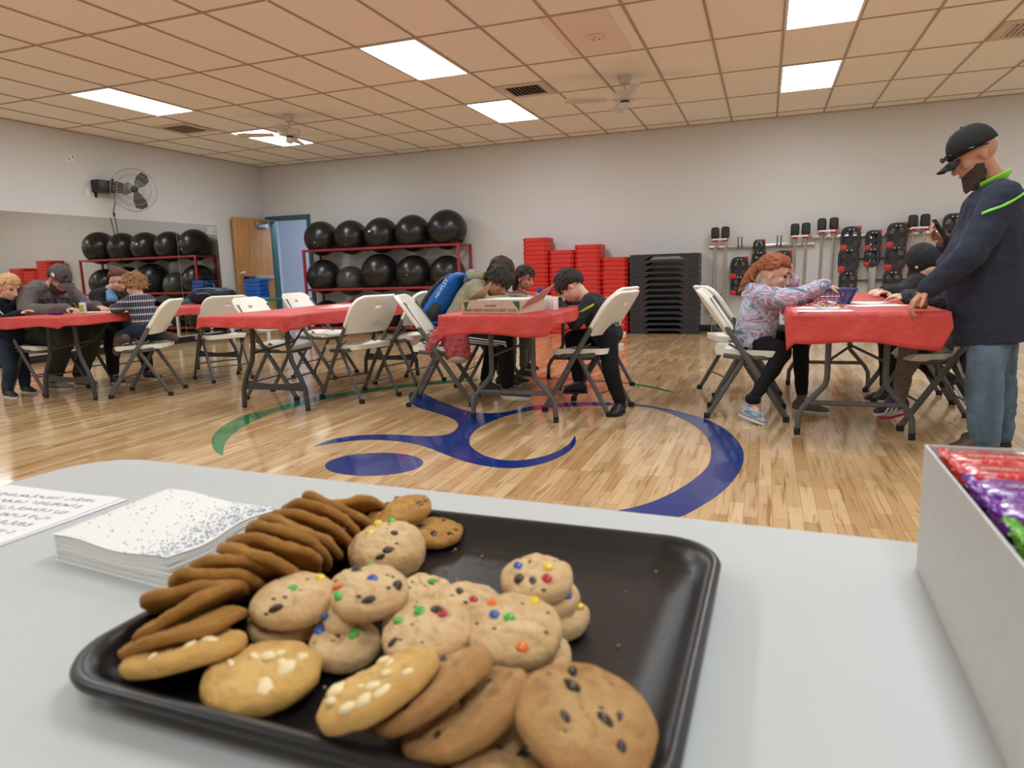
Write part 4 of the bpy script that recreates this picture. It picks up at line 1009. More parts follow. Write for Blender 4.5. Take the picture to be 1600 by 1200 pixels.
obj('strap', st, bpk_m, bpk)

# little girl, and the brown-haired person
maroon = cloth_m('maroon plaid', (.16,.05,.06), nz=(30,.6)); pinkt = cloth_m('dusty pink cotton', (.42,.12,.13)); gry = cloth_m('grey cotton', (.20,.18,.17))
D = dict(neck=(-2.15,6.13,.82), Ls=(-2.18,6.24,.775), Le=(-2.06,6.27,.765), Lw=(-1.93,6.22,.765), Rs=(-2.14,6.03,.775), Re=(-2.02,5.98,.765), Rw=(-1.88,6.01,.765),
         Lh=(-2.42,6.22,.52), Lk=(-2.10,6.22,.50), La=(-2.12,6.2,.14), Lt=(-2.0,6.2,.07), Rh=(-2.42,6.08,.52), Rk=(-2.08,6.04,.50), Ra=(-2.10,6.03,.10), Rt=(-1.97,6.02,.03))
t, H_, B, top, pn = person('little black-haired girl in dusty pink top at the far end of the third table', (-2.42,6.15,.46), D, .66, skin((.62,.34,.24)), pinkt, gry,
   head=(-2.09,6.12,.935), face=(1,-.30,-.35), sleeve=.012, pant=.010, topn='shirt', hairm=m_bhair, headk=.88, vox=.006)
def lx(mb):
    for i in range(40):
        a = -1.2+2.4*i/39; chain(mb, [H_.P(-.06*cos(a)-.03,.085*sin(a),.02), H_.P(-.09*cos(a)-.02,.09*sin(a),-.06), H_.P(-.09*cos(a)-.01,.085*sin(a),-.14)], [.016,.017,.009])
H_.hair(t, B, m_bhair, ln=.05, flow=(-.6,0,-.6), nrm=(-.4,0,.92), c=.05, seed=8, extra=lx)
shoe(t, B, D['Ra'], D['Rt'], .7, taupe, m_sole); shoe(t, B, D['La'], D['Lt'], .7, taupe, m_sole)
D = dict(neck=(-2.33,5.80,.90), Ls=(-2.36,5.93,.86), Le=(-2.20,5.97,.765), Lw=(-2.02,5.88,.775), Rs=(-2.33,5.66,.86), Re=(-2.19,5.62,.765), Rw=(-2.0,5.68,.775),
         Lh=(-2.55,5.86,.53), Lk=(-2.15,5.84,.51), La=(-2.16,5.84,.08), Lt=(-1.98,5.84,0), Rh=(-2.55,5.70,.53), Rk=(-2.14,5.68,.51), Ra=(-2.18,5.68,.08), Rt=(-2.0,5.68,0))
m_brn = mat('dark brown hair', (.055,.028,.018), .75, noise=(80,.5,(1,1,.3)))
t, H_, B, top, pn = person('brown-haired person in maroon plaid mostly hidden behind the teenager', (-2.55,5.78,.46), D, .90, skin((.62,.36,.26)), maroon, gry,
   head=(-2.20,5.80,1.00), face=(1,-.1,-.75), tilt=(.3,0,1), topn='shirt', hairm=m_brn, headk=1.0)
H_.hair(t, B, m_brn, ln=.05, flow=(.2,0,-1), nrm=(-.45,0,.9), c=-.05, seed=9)
shoe(t, B, D['Ra'], D['Rt'], .9, taupe, m_sole); shoe(t, B, D['La'], D['Lt'], .9, taupe, m_sole)

# blond boy standing
m_blond = mat('blond hair', (.55,.34,.16), .75, noise=(80,.3,(1,1,.3))); nvy = cloth_m('dark navy sweatshirt', (.010,.012,.020)); dj = cloth_m('dark jeans', (.022,.034,.060), nz=(8,.3)); pale = skin((.74,.42,.31))
D = dict(neck=(-6.575,4.42,.885), Ls=(-6.60,4.56,.84), Le=(-6.48,4.62,.72), Lw=(-6.27,4.54,.775), Rs=(-6.55,4.29,.84), Re=(-6.44,4.24,.69), Rw=(-6.25,4.33,.765),
         Lh=(-6.60,4.49,.50), Lk=(-6.57,4.50,.28), La=(-6.62,4.52,.06), Lt=(-6.46,4.50,0), Rh=(-6.58,4.35,.50), Rk=(-6.49,4.33,.28), Ra=(-6.53,4.29,.06), Rt=(-6.37,4.26,0))
t, H_, B, top, pn = person('small blond boy in dark navy sweatshirt and jeans standing at the table corner', (-6.58,4.42,0), D, .72, pale, nvy, dj,
   head=(-6.49,4.42,.99), face=(1,-.05,-.40), sleeve=.018, pant=.016, topn='sweatshirt', pantn='jeans', hairm=m_blond, headk=.97, vox=.006)
H_.hair(t, B, m_blond, ln=.03, thick=.012, flow=(.5,0,-.7), nrm=(-.4,0,.92), c=.08, seed=10)
shoe(t, B, D['Ra'], D['Rt'], .78, m_blks, m_sole); shoe(t, B, D['La'], D['Lt'], .78, m_blks, m_sole)
bpy.context.view_layer.update()
Mt = Matrix(((.62,0,.2,0),(-.6,0,-1,0),(-.5,1,0,0),(0,0,0,1)))
pr = obj('sweatshirt_print', MB().cbox((0,0,0), (.05,.012,.003), T(.175,-.16,.775) @ R(radians(35),'Y') @ R(pi/2,'X')), wst, top)

# man in grey hoodie
gh = cloth_m('heather grey hoodie', (.135,.115,.11), nz=(120,.25)); olive = cloth_m('dark olive trousers', (.040,.038,.033)); mskin = skin((.58,.29,.20))
D = dict(neck=(-6.42,4.74,.99), Ls=(-6.46,4.96,.93), Le=(-6.34,5.06,.76), Lw=(-6.04,4.93,.785), Rs=(-6.42,4.53,.93), Re=(-6.33,4.44,.765), Rw=(-6.02,4.60,.785),
         Lh=(-6.53,4.84,.545), Lk=(-6.06,4.87,.545), La=(-6.42,4.93,.09), Lt=(-6.20,4.93,0), Rh=(-6.53,4.62,.545), Rk=(-6.13,4.62,.53), Ra=(-6.50,4.72,.09), Rt=(-6.29,4.74,0))
t, H_, B, top, pn = person('bearded man in grey hoodie and grey cap drawing at the leftmost table', (-6.53,4.73,.46), D, 1.0, mskin, gh, olive,
   head=(-6.235,4.72,1.055), face=(1,-.05,-.62), sleeve=.030, pant=.028, bw=1.12, fat=1.2, topn='hoodie', hairm=m_beard, headk=1.02, hem=.02,
   handL=((1,-.25,-.1),(0,0,1),-1,.55), handR=((1,.15,-.1),(0,0,1),1,.55), crumple=(.007,8,(1,1,1)))
bd = MB(); rb = random.Random(5)
for i in range(260):
    a = rb.uniform(-1.6,1.6); z = rb.uniform(-.105,-.040); x = .073*cos(a)-.004
    chain(bd, [H_.P(x,.064*sin(a),z), H_.P(x+.008,.06*sin(a),z-.018)], [.010,.005])
fuse('beard', bd, m_beard, t, vox=.0055, sm=1, org=B)
H_.hair(t, B, m_beard, ln=.02, thick=.009, nrm=(-.75,0,.5), c=.15, seed=12)
gc = cloth_m('grey cap', (.10,.09,.085)); cp = capm(H_, t, B, gc, gc)
obj('cap_patch', MB().ell(H_.P(.02,-.088,.06)-B, (.026,.004,.020), 14, 8, R=H_.rot()), wst, cp)
obj('cap_emblem', MB().ell(H_.P(.088,-.02,.075)-B, (.008,.024,.022), 14, 8, R=H_.rot()), m_black, cp)
gg = MB()
for s_ in (-1,1): gg.tube([H_.P(.095,s_*(.034+.022*cos(a*pi/8)),.010+.017*sin(a*pi/8))-B for a in range(16)], .0022, 5, closed=True); gg.tube([H_.P(.09,s_*.058,.014)-B, H_.P(-.01,s_*.080,.010)-B], .0022, 5)
obj('glasses', gg, m_black, t)
hood(t, B, H_, (-6.44,4.74,.985), gh, 1.12, (-1,0,0), r=.10)
obj('lettering', text_mb('STATE', .085, Matrix.Translation(Vector((-6.245,4.66,.845))-B) @ R(radians(55),'Z') @ R(radians(75),'X'), .012), cloth_m('navy print', (.012,.012,.03)), top, smooth=False)
bg = cloth_m('beige suede', (.30,.27,.23)); shoe(t, B, D['Ra'], D['Rt'], 1.05, bg, m_sole); shoe(t, B, D['La'], D['Lt'], 1.05, bg, m_sole)

# woman in black jacket
D = dict(neck=(-6.46,5.42,.935), Ls=(-6.53,5.60,.88), Le=(-6.40,5.64,.765), Lw=(-6.12,5.44,.775), Rs=(-6.46,5.27,.88), Re=(-6.36,5.18,.765), Rw=(-6.14,5.28,.775),
         Lh=(-6.55,5.50,.535), Lk=(-6.08,5.47,.50), La=(-6.10,5.46,.08), Lt=(-5.90,5.44,0), Rh=(-6.55,5.30,.535), Rk=(-6.22,5.17,.50), Ra=(-6.20,5.14,.08), Rt=(-6.03,5.10,0))
bjk = cloth_m('black fleece jacket', (.010,.010,.011))
t, H_, B, top, pn = person('woman with brown hair bun in black jacket leaning over the leftmost table', (-6.55,5.40,.46), D, .95, skin((.72,.40,.31)), bjk, blk,
   head=(-6.285,5.40,1.03), face=(1,-.25,-.50), sleeve=.022, bw=1.05, fat=1.1, topn='jacket', hairm=m_brn, handR=((1,.1,-.1),(0,0,1),1,.6), handL=((1,-.1,-.1),(0,0,1),-1,.6))
def bun(mb): mb.ell(H_.P(-.105,0,.085), (.034,.034,.030), 12, 8)
m_auburn = mat('auburn brown hair', (.12,.045,.028), .75, noise=(80,.5,(1,1,.3)))
H_.hair(t, B, m_auburn, ln=.035, flow=(-1,0,-.2), nrm=(-.55,0,.83), c=.05, seed=14, extra=bun, thick=.009)
ls = MB(); loft(ls, [(Vector((-6.395,5.36,.70)), Vector((.25,1,0)).normalized(), Vector((1,-.2,.3)).normalized(), .05,.05), (Vector((-6.365,5.36,.84)), Vector((.25,1,0)).normalized(), Vector((1,-.2,.3)).normalized(), .06,.05), (Vector((-6.41,5.38,.93)), Vector((.25,1,0)).normalized(), Vector((1,-.2,.3)).normalized(), .045,.04)], 14)
fuse('undershirt', ls, cloth_m('light blue cotton', (.16,.33,.58)), t, vox=.008, sm=2, org=B)
shoe(t, B, D['Ra'], D['Rt'], .92, m_blks, m_sole); shoe(t, B, D['La'], D['Lt'], .92, m_blks, m_sole)

# curly-haired child kneeling on the chair
def fair():
    m = cloth_m('fair isle knit', (.012,.016,.045)); nt = m.node_tree; N = nt.nodes; L = nt.links; b = N['Principled BSDF']; tc = N.new('ShaderNodeTexCoord')
    sp = N.new('ShaderNodeSeparateXYZ'); L.new(tc.outputs['Object'], sp.inputs[0])
    def mt(op, a, b_=None, v=None):
        n = N.new('ShaderNodeMath'); n.operation = op; L.new(a, n.inputs[0])
        if b_ is not None: L.new(b_, n.inputs[1])
        if v is not None: n.inputs[1].default_value = v
        return n.outputs[0]
    ad = mt('ADD', sp.outputs[0], sp.outputs[1])
    zz = mt('FRACT', mt('MULTIPLY', sp.outputs[2], v=17.0)); band = mt('LESS_THAN', mt('ABSOLUTE', mt('SUBTRACT', zz, v=.5)), v=.13)
    wob = mt('GREATER_THAN', mt('SINE', mt('MULTIPLY', ad, v=420.0)), v=-.2)
    dots = mt('MULTIPLY', mt('GREATER_THAN', mt('SINE', mt('MULTIPLY', ad, v=250.0)), v=.55), mt('GREATER_THAN', mt('SINE', mt('MULTIPLY', sp.outputs[2], v=430.0)), v=.5))
    tot = mt('MAXIMUM', mt('MULTIPLY', band, wob), dots)
    mx = N.new('ShaderNodeMix'); mx.data_type = 'RGBA'; mx.inputs[6].default_value = (.012,.016,.045,1); mx.inputs[7].default_value = (.62,.62,.62,1)
    L.new(tot, mx.inputs[0]); L.new(mx.outputs[2], b.inputs['Base Color']); return m
fi = fair(); m_curl = mat('curly sandy hair', (.30,.155,.07), .75, noise=(60,.5))
D = dict(neck=(-5.31,4.76,.885), Ls=(-5.285,4.625,.84), Le=(-5.40,4.58,.775), Lw=(-5.53,4.66,.785), Rs=(-5.33,4.88,.84), Re=(-5.42,4.94,.775), Rw=(-5.53,4.88,.785),
         Lh=(-5.24,4.68,.60), Lk=(-5.44,4.62,.52), La=(-5.29,4.53,.52), Lt=(-5.33,4.50,.42), Rh=(-5.26,4.82,.60), Rk=(-5.47,4.86,.52), Ra=(-5.20,4.88,.51), Rt=(-5.10,4.90,.48))
t, H_, B, top, pn = person('curly-haired small child in fair isle sweater kneeling on a folding chair', (-5.26,4.75,.46), D, .68, pale, fi, dj,
   head=(-5.375,4.78,.975), face=(-1,.25,-.35), sleeve=.018, pant=.014, topn='sweater', pantn='jeans', hairm=m_curl, headk=.90, vox=.006, hem=.02, crumple=(.003,9,(1,1,1)))
H_.hair(t, B, m_curl, ln=.04, thick=.017, flow=(0,0,-1), nrm=(-.5,0,.86), c=-.22, seed=15, curl=1.4, n=560)
m_bs = mat('brown boot', (.085,.045,.035), .6)
sh = MB(); Rm = Matrix(((0.25,.97,0),(-.95,.25,0.1),(0.1,0,1))).transposed()
cap(sh, (-5.27,4.525,.52), (-5.33,4.505,.505), .042, .042); cap(sh, (-5.33,4.505,.50), (-5.35,4.495,.405), .040, .036)
fuse('shoe', sh, m_bs, t, vox=.006, sm=2, org=B)
sh = MB(); cap(sh, (-5.19,4.885,.515), (-5.09,4.90,.49), .042, .034); fuse('shoe', sh, m_bs, t, vox=.006, sm=2, org=B)

# two children behind the standing man
fz = cloth_m('dark shaggy fleece', (.045,.05,.055), nz=(60,.8), bump=(90,1,.02)); gl_ = cloth_m('grey leggings', (.21,.17,.145), nz=(50,.2))
def shoe_m():
    return mat('purple knit', (.055,.025,.10), .6, noise=(14,.6))
D = dict(neck=(1.06,4.86,.86), Ls=(1.03,4.72,.82), Le=(.97,4.66,.76), Lw=(.80,4.72,.78), Rs=(1.08,5.0,.82), Re=(.98,5.06,.76), Rw=(.84,4.98,.78),
         Lh=(1.05,4.74,.53), Lk=(.835,4.71,.52), La=(.80,4.76,.13), Lt=(.665,4.72,.055), Rh=(1.05,4.90,.53), Rk=(.87,4.90,.52), Ra=(1.04,4.62,.42), Rt=(1.10,4.56,.56))
D['Ls'], D['Rs'] = (1.03,4.72,.82), (1.08,5.0,.82)
t, H_, B, top, pn = person('child in grey leggings and purple sneakers seated behind the standing man', (1.05,4.82,.46), D, .76, skf, fz, gl_,
   head=(1.13,4.86,.955), face=(-1,.3,-.6), sleeve=.022, pant=.010, topn='fleece_jacket', pantn='leggings', hairm=m_brn, headk=.92, vox=.006, crumple=(.006,22,(1,1,1)))
H_.hair(t, B, m_brn, ln=.05, flow=(-.4,0,-1), nrm=(-.45,0,.9), c=.0, seed=16)
pm_ = shoe_m(); mg = mat('magenta trim', (.50,.03,.12), .5)
s1 = shoe(t, B, D['La'], D['Lt'], .86, pm_, m_sole, up=(-.18,0,1)); s2 = shoe(t, B, (1.035,4.66,.42), (1.09,4.56,.33), .86, pm_, m_sole, up=(.75,-.45,.45))
a0 = Vector(D['La']); tt = Vector(D['Lt']); dd = (tt-a0); dd.z = 0; dd.normalize()
for k in range(3):
    p = a0+dd*(.035+.025*k)-B; obj('stripe', MB().tube([p+Vector((0,-.042,-.055+.0)), p+Vector((.022,-.038,-.02))], .006, 6), wst, s1)
obj('trim', MB().tube([a0+Vector((.045,-.030,-.02))-B, a0+Vector((.03,-.038,-.06))-B, a0+dd*.05+Vector((0,-.040,-.085))-B, a0+dd*.12+Vector((0,-.030,-.085))-B], .010, 6), mg, s1)
D = dict(neck=(1.03,5.57,.88), Ls=(.97,5.42,.83), Le=(.89,5.36,.77), Lw=(.80,5.30,.785), Rs=(1.06,5.70,.83), Re=(.94,5.75,.77), Rw=(.82,5.66,.785),
         Lh=(1.10,5.56,.535), Lk=(.84,5.52,.52), La=(.855,5.50,.09), Lt=(.70,5.48,0), Rh=(1.10,5.74,.535), Rk=(.86,5.74,.50), Ra=(1.24,5.45,.14), Rt=(1.38,5.40,.06))
t, H_, B, top, pn = person('person in black hoodie hunched over the far side of the right-hand table', (1.10,5.65,.46), D, .86, skf, dkh, bj,
   head=(1.03,5.53,.955), face=(-.35,.55,-.9), sleeve=.030, pant=.022, topn='hoodie', hairm=m_bhair, headk=.98, bw=1.1)
hd = MB(); hd.ell(H_.P(-.04,0,.04), (.105,.10,.115), 18, 12, R=H_.rot()); cap(hd, H_.P(-.07,0,.0), (1.04,5.58,.90), .085, .10); fuse('hood', hd, dkh, t, vox=.009, sm=3, disp=(.004,10,(1,1,1)), org=B)
shoe(t, B, D['La'], D['Lt'], .95, m_blks, m_sole); shoe(t, B, (1.24,5.45,.14), (1.30,5.36,.02), .95, m_blks, m_sole, up=(.9,-.1,.5))
# ---------------- serving table in front ----------------
TZ = .74; TA = radians(-2.6)
t = thing('serving_table', 'white plastic folding table in the foreground under the cookie tray', 'table', (-.085,.365,0), TA)
def rrect(w, d, r, n=8):
    o = []
    for cx, cy, a0 in ((w-r,d-r,0),(-w+r,d-r,90),(-w+r,-d+r,180),(w-r,-d+r,270)):
        for k in range(n+1): a = radians(a0+90*k/n); o.append((cx+r*cos(a), cy+r*sin(a)))
    return o
top_ = MB(); secs = [(rrect(.905,.370,.085),TZ-.045),(rrect(.915,.380,.09),TZ-.035),(rrect(.915,.380,.09),TZ-.012),(rrect(.911,.376,.088),TZ-.004),(rrect(.903,.368,.085),TZ)]
n = len(secs[0][0])
for o_, z in secs: top_.v += [(x, y, z) for x, y in o_]
for i in range(4):
    for k in range(n): top_.f.append((i*n+k, i*n+(k+1) % n, (i+1)*n+(k+1) % n, (i+1)*n+k))
top_.f.append(tuple(range(n-1,-1,-1))); top_.f.append(tuple(range(4*n, 5*n)))
obj('tabletop', top_, m_top, t, ang=60)
for e in (-1,1):
    for s in (-1,1):
        obj('leg', MB().tube([(e*.68,s*.15,.70),(e*.68,s*.15,.34),(e*.68,s*.29,.12),(e*.68,s*.30,0)], .016, 10), m_tube, t)
    obj('crossbar', MB().tube([(e*.68,-.26,.19),(e*.68,.26,.19)], .014, 8), m_tube, t)

# black tray
m_tray = mat('black coated tray', (.009,.009,.010), .34, bump=(120,.12,.002), noise=(9,.25))
tc_ = thing('serving_tray', 'black rectangular tray of cookies with rounded raised rim', 'tray', (-.232,.447,TZ), radians(-1.2))
def tsec(w, d, r, z): return ([(x, y) for x, y in rrect(w, d, r, 10)], z)
W2, D2 = .202, .176
S_ = [tsec(W2-.050,D2-.050,.03,.0045), tsec(W2-.034,D2-.034,.034,.0055), tsec(W2-.030,D2-.030,.036,.0085), tsec(W2-.022,D2-.022,.040,.0095), tsec(W2-.014,D2-.014,.046,.019), tsec(W2-.011,D2-.011,.048,.0235),
      tsec(W2-.006,D2-.006,.05,.0255), tsec(W2-.002,D2-.002,.052,.0245), tsec(W2,D2,.053,.021), tsec(W2-.001,D2-.001,.052,.018), tsec(W2-.008,D2-.008,.05,.017), tsec(W2-.018,D2-.018,.045,.004), tsec(W2-.028,D2-.028,.04,0)]
mb = MB(); n = len(S_[0][0])
for o_, z in S_: mb.v += [(x, y, z) for x, y in o_]
for i in range(len(S_)-1):
    for k in range(n): mb.f.append((i*n+k, i*n+(k+1) % n, (i+1)*n+(k+1) % n, (i+1)*n+k))
mb.f.append(tuple(range(n-1,-1,-1))); mb.f.append(tuple(range((len(S_)-1)*n, len(S_)*n)))
obj('pan', mb, m_tray, tc_, ang=180)
rnd = random.Random(11)
m_crumb = mat('crumb', (.45,.27,.13), .8)
cm = MB()
for i in range(46):
    x, y = rnd.uniform(-.05,.15), rnd.uniform(-.12,.13); cm.ell((x-.232, y+.447, TZ+.0062), rnd.uniform(.0004,.0014), 6, 4)
tag(obj('cookie_crumbs', cm, m_crumb), 'loose cookie crumbs scattered on the bare part of the tray', 'crumbs', kind='stuff')

# cookies
def dough(name, c_mid, c_edge, nz=38):
    m = bpy.data.materials.new(name); m.use_nodes = True; nt = m.node_tree; N = nt.nodes; L = nt.links; b = N['Principled BSDF']
    b.inputs['Roughness'].default_value = .75; b.inputs['Specular IOR Level'].default_value = .3; b.inputs['Subsurface Weight'].default_value = .08; b.inputs['Subsurface Radius'].default_value = (.004,.002,.001); b.inputs['Subsurface Scale'].default_value = 1
    tc = N.new('ShaderNodeTexCoord'); mp = N.new('ShaderNodeMapping'); mp.inputs['Scale'].default_value = (1,1,.0); L.new(tc.outputs['Object'], mp.inputs[0])
    ln = N.new('ShaderNodeVectorMath'); ln.operation = 'LENGTH'; L.new(mp.outputs[0], ln.inputs[0])
    mr = N.new('ShaderNodeMapRange'); mr.inputs[1].default_value = .012; mr.inputs[2].default_value = .040; L.new(ln.outputs['Value'], mr.inputs[0])
    nz_ = N.new('ShaderNodeTexNoise'); nz_.inputs['Scale'].default_value = 90; nz_.inputs['Detail'].default_value = 6; L.new(tc.outputs['Object'], nz_.inputs[0])
    ad = N.new('ShaderNodeMath'); ad.operation = 'MULTIPLY_ADD'; L.new(nz_.outputs[0], ad.inputs[0]); ad.inputs[1].default_value = 2.0; ad.inputs[2].default_value = -1.0
    a2 = N.new('ShaderNodeMath'); a2.operation = 'ADD'; a2.use_clamp = True; L.new(mr.outputs[0], a2.inputs[0]); L.new(ad.outputs[0], a2.inputs[1])
    mx = N.new('ShaderNodeMix'); mx.data_type = 'RGBA'; mx.inputs[6].default_value = (*c_mid,1); mx.inputs[7].default_value = (*c_edge,1)
    L.new(a2.outputs[0], mx.inputs[0]); L.new(mx.outputs[2], b.inputs['Base Color'])
    n2 = N.new('ShaderNodeTexNoise'); n2.inputs['Scale'].default_value = 150; n2.inputs['Detail'].default_value = 8; n2.inputs['Roughness'].default_value = .7; L.new(tc.outputs['Object'], n2.inputs[0])
    bp = N.new('ShaderNodeBump'); bp.inputs['Strength'].default_value = 1.0; bp.inputs['Distance'].default_value = .0045; L.new(n2.outputs[0], bp.inputs['Height']); L.new(bp.outputs[0], b.inputs['Normal'])
    return m
DM = {'B': dough('brown cookie dough', (.62,.33,.085), (.42,.19,.04)), 'W': dough('golden cookie dough', (.88,.57,.20), (.74,.42,.12)), 'C': dough('tan cookie dough', (.68,.41,.18), (.50,.25,.085)),
      'M': dough('pale cookie dough', (.88,.62,.34), (.72,.44,.20)), }
DM['D'] = DM['M']
m_choc = mat('chocolate', (.035,.014,.008), .35); m_wchoc = mat('white chocolate', (.80,.64,.36), .45)
CAND = [mat('green candy shell', (.06,.38,.04), .25), mat('yellow candy shell', (.75,.55,.02), .25), mat('blue candy shell', (.02,.08,.34), .25), mat('red candy shell', (.42,.02,.02), .25), mat('orange candy shell', (.75,.16,.02), .25)]
CN = ['green','yellow','blue','red','orange']
def cookie(kind, c, nrm, r, k, label, spec=None):
    rd = random.Random(100+k); th = {'B':.0105,'W':.0135,'C':.0125,'M':.0165,'D':.030}[kind]; small = r < .016
    if small: th = .014
    t = thing('cookie', label, 'cookie', c, 0, 'cookies on the black tray')
    z = Vector(nrm).normalized(); x = Vector((1,0,0)); x = (x-z*x.dot(z)).normalized(); y = z.cross(x)
    t.rotation_euler = Matrix((x, y, z)).transposed().to_euler()
    NA, NR = 56, 22; mb = MB(); off = rd.uniform(0,50); w = .07 if kind in 'BW' else .05
    rough = {'B':.0024,'W':.0028,'C':.0016,'M':.0022,'D':.0030}[kind]
    def rad(a): return r*(1+w*(mnoise.noise(Vector((cos(a)*1.2, sin(a)*1.2, off)))+.6*mnoise.noise(Vector((cos(a)*3.5, sin(a)*3.5, off)))+.35*mnoise.noise(Vector((cos(a)*9, sin(a)*9, off)))))
    def warp(x, y): return .0030*mnoise.noise(Vector((x*28, y*28, off+3)))*(2 if kind == 'B' else 1)*min(1, sqrt(x*x+y*y)/.02)
    def height(px, py, q):
        p = Vector((px*60, py*60, off)); f_ = mnoise.noise(p)+.6*mnoise.noise(p*2.3)+.35*mnoise.noise(p*5)
        cr = abs(mnoise.noise(Vector((px*45, py*45, off+9)))); crack = -.0026*max(0, 1-cr/.055) if kind in 'BCM' and q < .85 else 0
        prof = (1-q**5)**.5 if kind != 'D' else (1-q**2.6)**.55
        dome = (.78+.22*(1-q*q)) if kind in 'M' else (.92+.08*(q if kind == 'B' else 1))
        return th*.5*prof*dome+(rough*f_+crack)*min(1, (1-q)*6+.25)
    mb.v.append((0,0,height(0,0,0)))
    for i in range(1, NR+1):
        q = 1-(1-i/NR)**1.35
        for j in range(NA):
            a = 2*pi*j/NA; R_ = rad(a)*q; px, py = R_*cos(a), R_*sin(a); mb.v.append((px, py, height(px, py, min(q,1))))
    for j in range(NA): mb.f.append((0, 1+j, 1+(j+1) % NA))
    for i in range(NR-1):
        for j in range(NA): mb.f.append((1+i*NA+j, 1+(i+1)*NA+j, 1+(i+1)*NA+(j+1) % NA, 1+i*NA+(j+1) % NA))
    base = 1+(NR-1)*NA
    for q, zz in ((1.0,-.18),(.985,-.36),(.95,-.46),(.88,-.5)):
        nb = len(mb.v)
        for j in range(NA): a = 2*pi*j/NA; R_ = rad(a)*q; mb.v.append((R_*cos(a), R_*sin(a), th*zz))
        for j in range(NA): mb.f.append((base+j, nb+j, nb+(j+1) % NA, base+(j+1) % NA))
        base = nb
    mb.f.append(tuple(base+j for j in range(NA-1,-1,-1)))
    mb.v = [(a_, b_, c_+warp(a_, b_)) for a_, b_, c_ in mb.v]
    obj('dough', mb, DM[kind], t, ang=180)
    def spot(q=.8):
        a = rd.uniform(0, 2*pi); rr = r*sqrt(rd.uniform(.02, q*q)); px, py = rr*cos(a), rr*sin(a); return px, py, height(px, py, rr/r)+warp(px, py)
    def chips(name, m, num, s0, s1, emb=.2, round_=False):
        for _ in range(num):
            px, py, pz = spot(.82); s_ = rd.uniform(s0, s1); c2 = MB()
            if round_: c2.ell((px, py, pz+s_*.15), (s_, s_*.95, s_*.55), 12, 8, R=Euler((rd.uniform(-.4,.4), rd.uniform(-.4,.4), rd.uniform(0,6))).to_matrix())
            else:
                c2.ell((0,0,0), (s_, s_*rd.uniform(.55,.8), s_*.5), 10, 7)
                Rm = Euler((rd.uniform(-.5,.5), rd.uniform(-.5,.5), rd.uniform(0,6))).to_matrix()
                c2.v = [tuple(Rm @ Vector(v)*(1+.25*mnoise.noise(Vector(v)*400+Vector((off,0,0))))+Vector((px, py, pz-s_*emb))) for v in c2.v]
            obj(name, c2, m, t, ang=60)
    if spec:
        for w_, fx, fy in spec:
            px, py = fx*r*.84, fy*r*.84; q_ = min(.92, sqrt(px*px+py*py)/r); pz = height(px, py, q_)+warp(px, py); c2 = MB(); ch_ = w_ == 'c'
            s_ = rd.uniform(.0045,.0065) if ch_ else .0043
            c2.ell((px, py, pz-(.0012 if ch_ else 0)), (s_, s_*(.65 if ch_ else .95), s_*.5), 12, 8, R=Euler((-q_*.5*(1 if py > 0 else -1), q_*.5*(1 if px > 0 else -1), rd.uniform(0,6))).to_matrix())
            obj('chocolate_chip' if ch_ else 'candy', c2, m_choc if ch_ else CAND['gybro'.index(w_)], t, ang=60)
        for _ in range(5):
            px, py, pz = spot(.9); obj('chocolate_chip', MB().ell((px, py, pz-.0005), (.0022,.0014,.0009), 8, 6), m_choc, t)
        return t
    if kind in 'BC': chips('chocolate_chip', m_choc, 8, .0022, .0060, .25)
    if kind == 'W': chips('white_chocolate_chunk', m_wchoc, 11, .004, .0080, .22)
    if kind in 'MD' and not small:
        for ci in rd.sample(range(5), 2): chips('candy', CAND[ci], 1, .0038, .0048, round_=True)
        chips('chocolate_chip', m_choc, 5, .002, .0062, .35)
    elif small: chips('candy', CAND[2], 1, .003, .0032, round_=True)
    return t
rowp = [((-.3590,.3265,.7640),(-.228,.155,.961),.0392),((-.3730,.3405,.7700),(-.370,.168,.914),.0410),((-.3865,.3585,.7730),(-.478,.229,.848),.0382),((-.3950,.3735,.7760),(-.427,.444,.788),.0368),
 ((-.3940,.3950,.7760),(-.291,.602,.743),.0350),((-.3920,.4130,.7770),(-.214,.661,.719),.0362),((-.3760,.4290,.7800),(-.008,.707,.707),.0400),((-.3815,.4460,.7800),(-.052,.717,.695),.0405),((-.3800,.4640,.7800),(.026,.719,.695),.0405),
 ((-.3820,.4830,.7805),(.025,.731,.682),.0405),((-.3840,.5020,.7805),(.107,.724,.682),.0405),((-.3870,.5230,.7800),(.080,.715,.695),.0400),((-.3900,.5480,.7790),(.03,.70,.70),.0385),((-.392,.5780,.7740),(-.12,.58,.79),.0345)]
ordn = ['front','second','third','fourth','fifth','sixth','seventh','eighth','ninth','tenth','eleventh','twelfth','thirteenth','rearmost']
kk = 0
for i, (c, n_, r_) in enumerate(rowp):
    kd = 'W' if i == 0 else 'B'
    lb = 'golden cookie lying edge-on at the front of the leaning row' if i == 0 else '%s brown chocolate chip cookie counted from the front of the leaning row' % ordn[i]
    cookie(kd, c, (n_[0]+.09*sin(i*2.3), n_[1]+.07*sin(i*1.7+1), n_[2]), r_*(1+.03*sin(i*3.1)), kk, lb); kk += 1
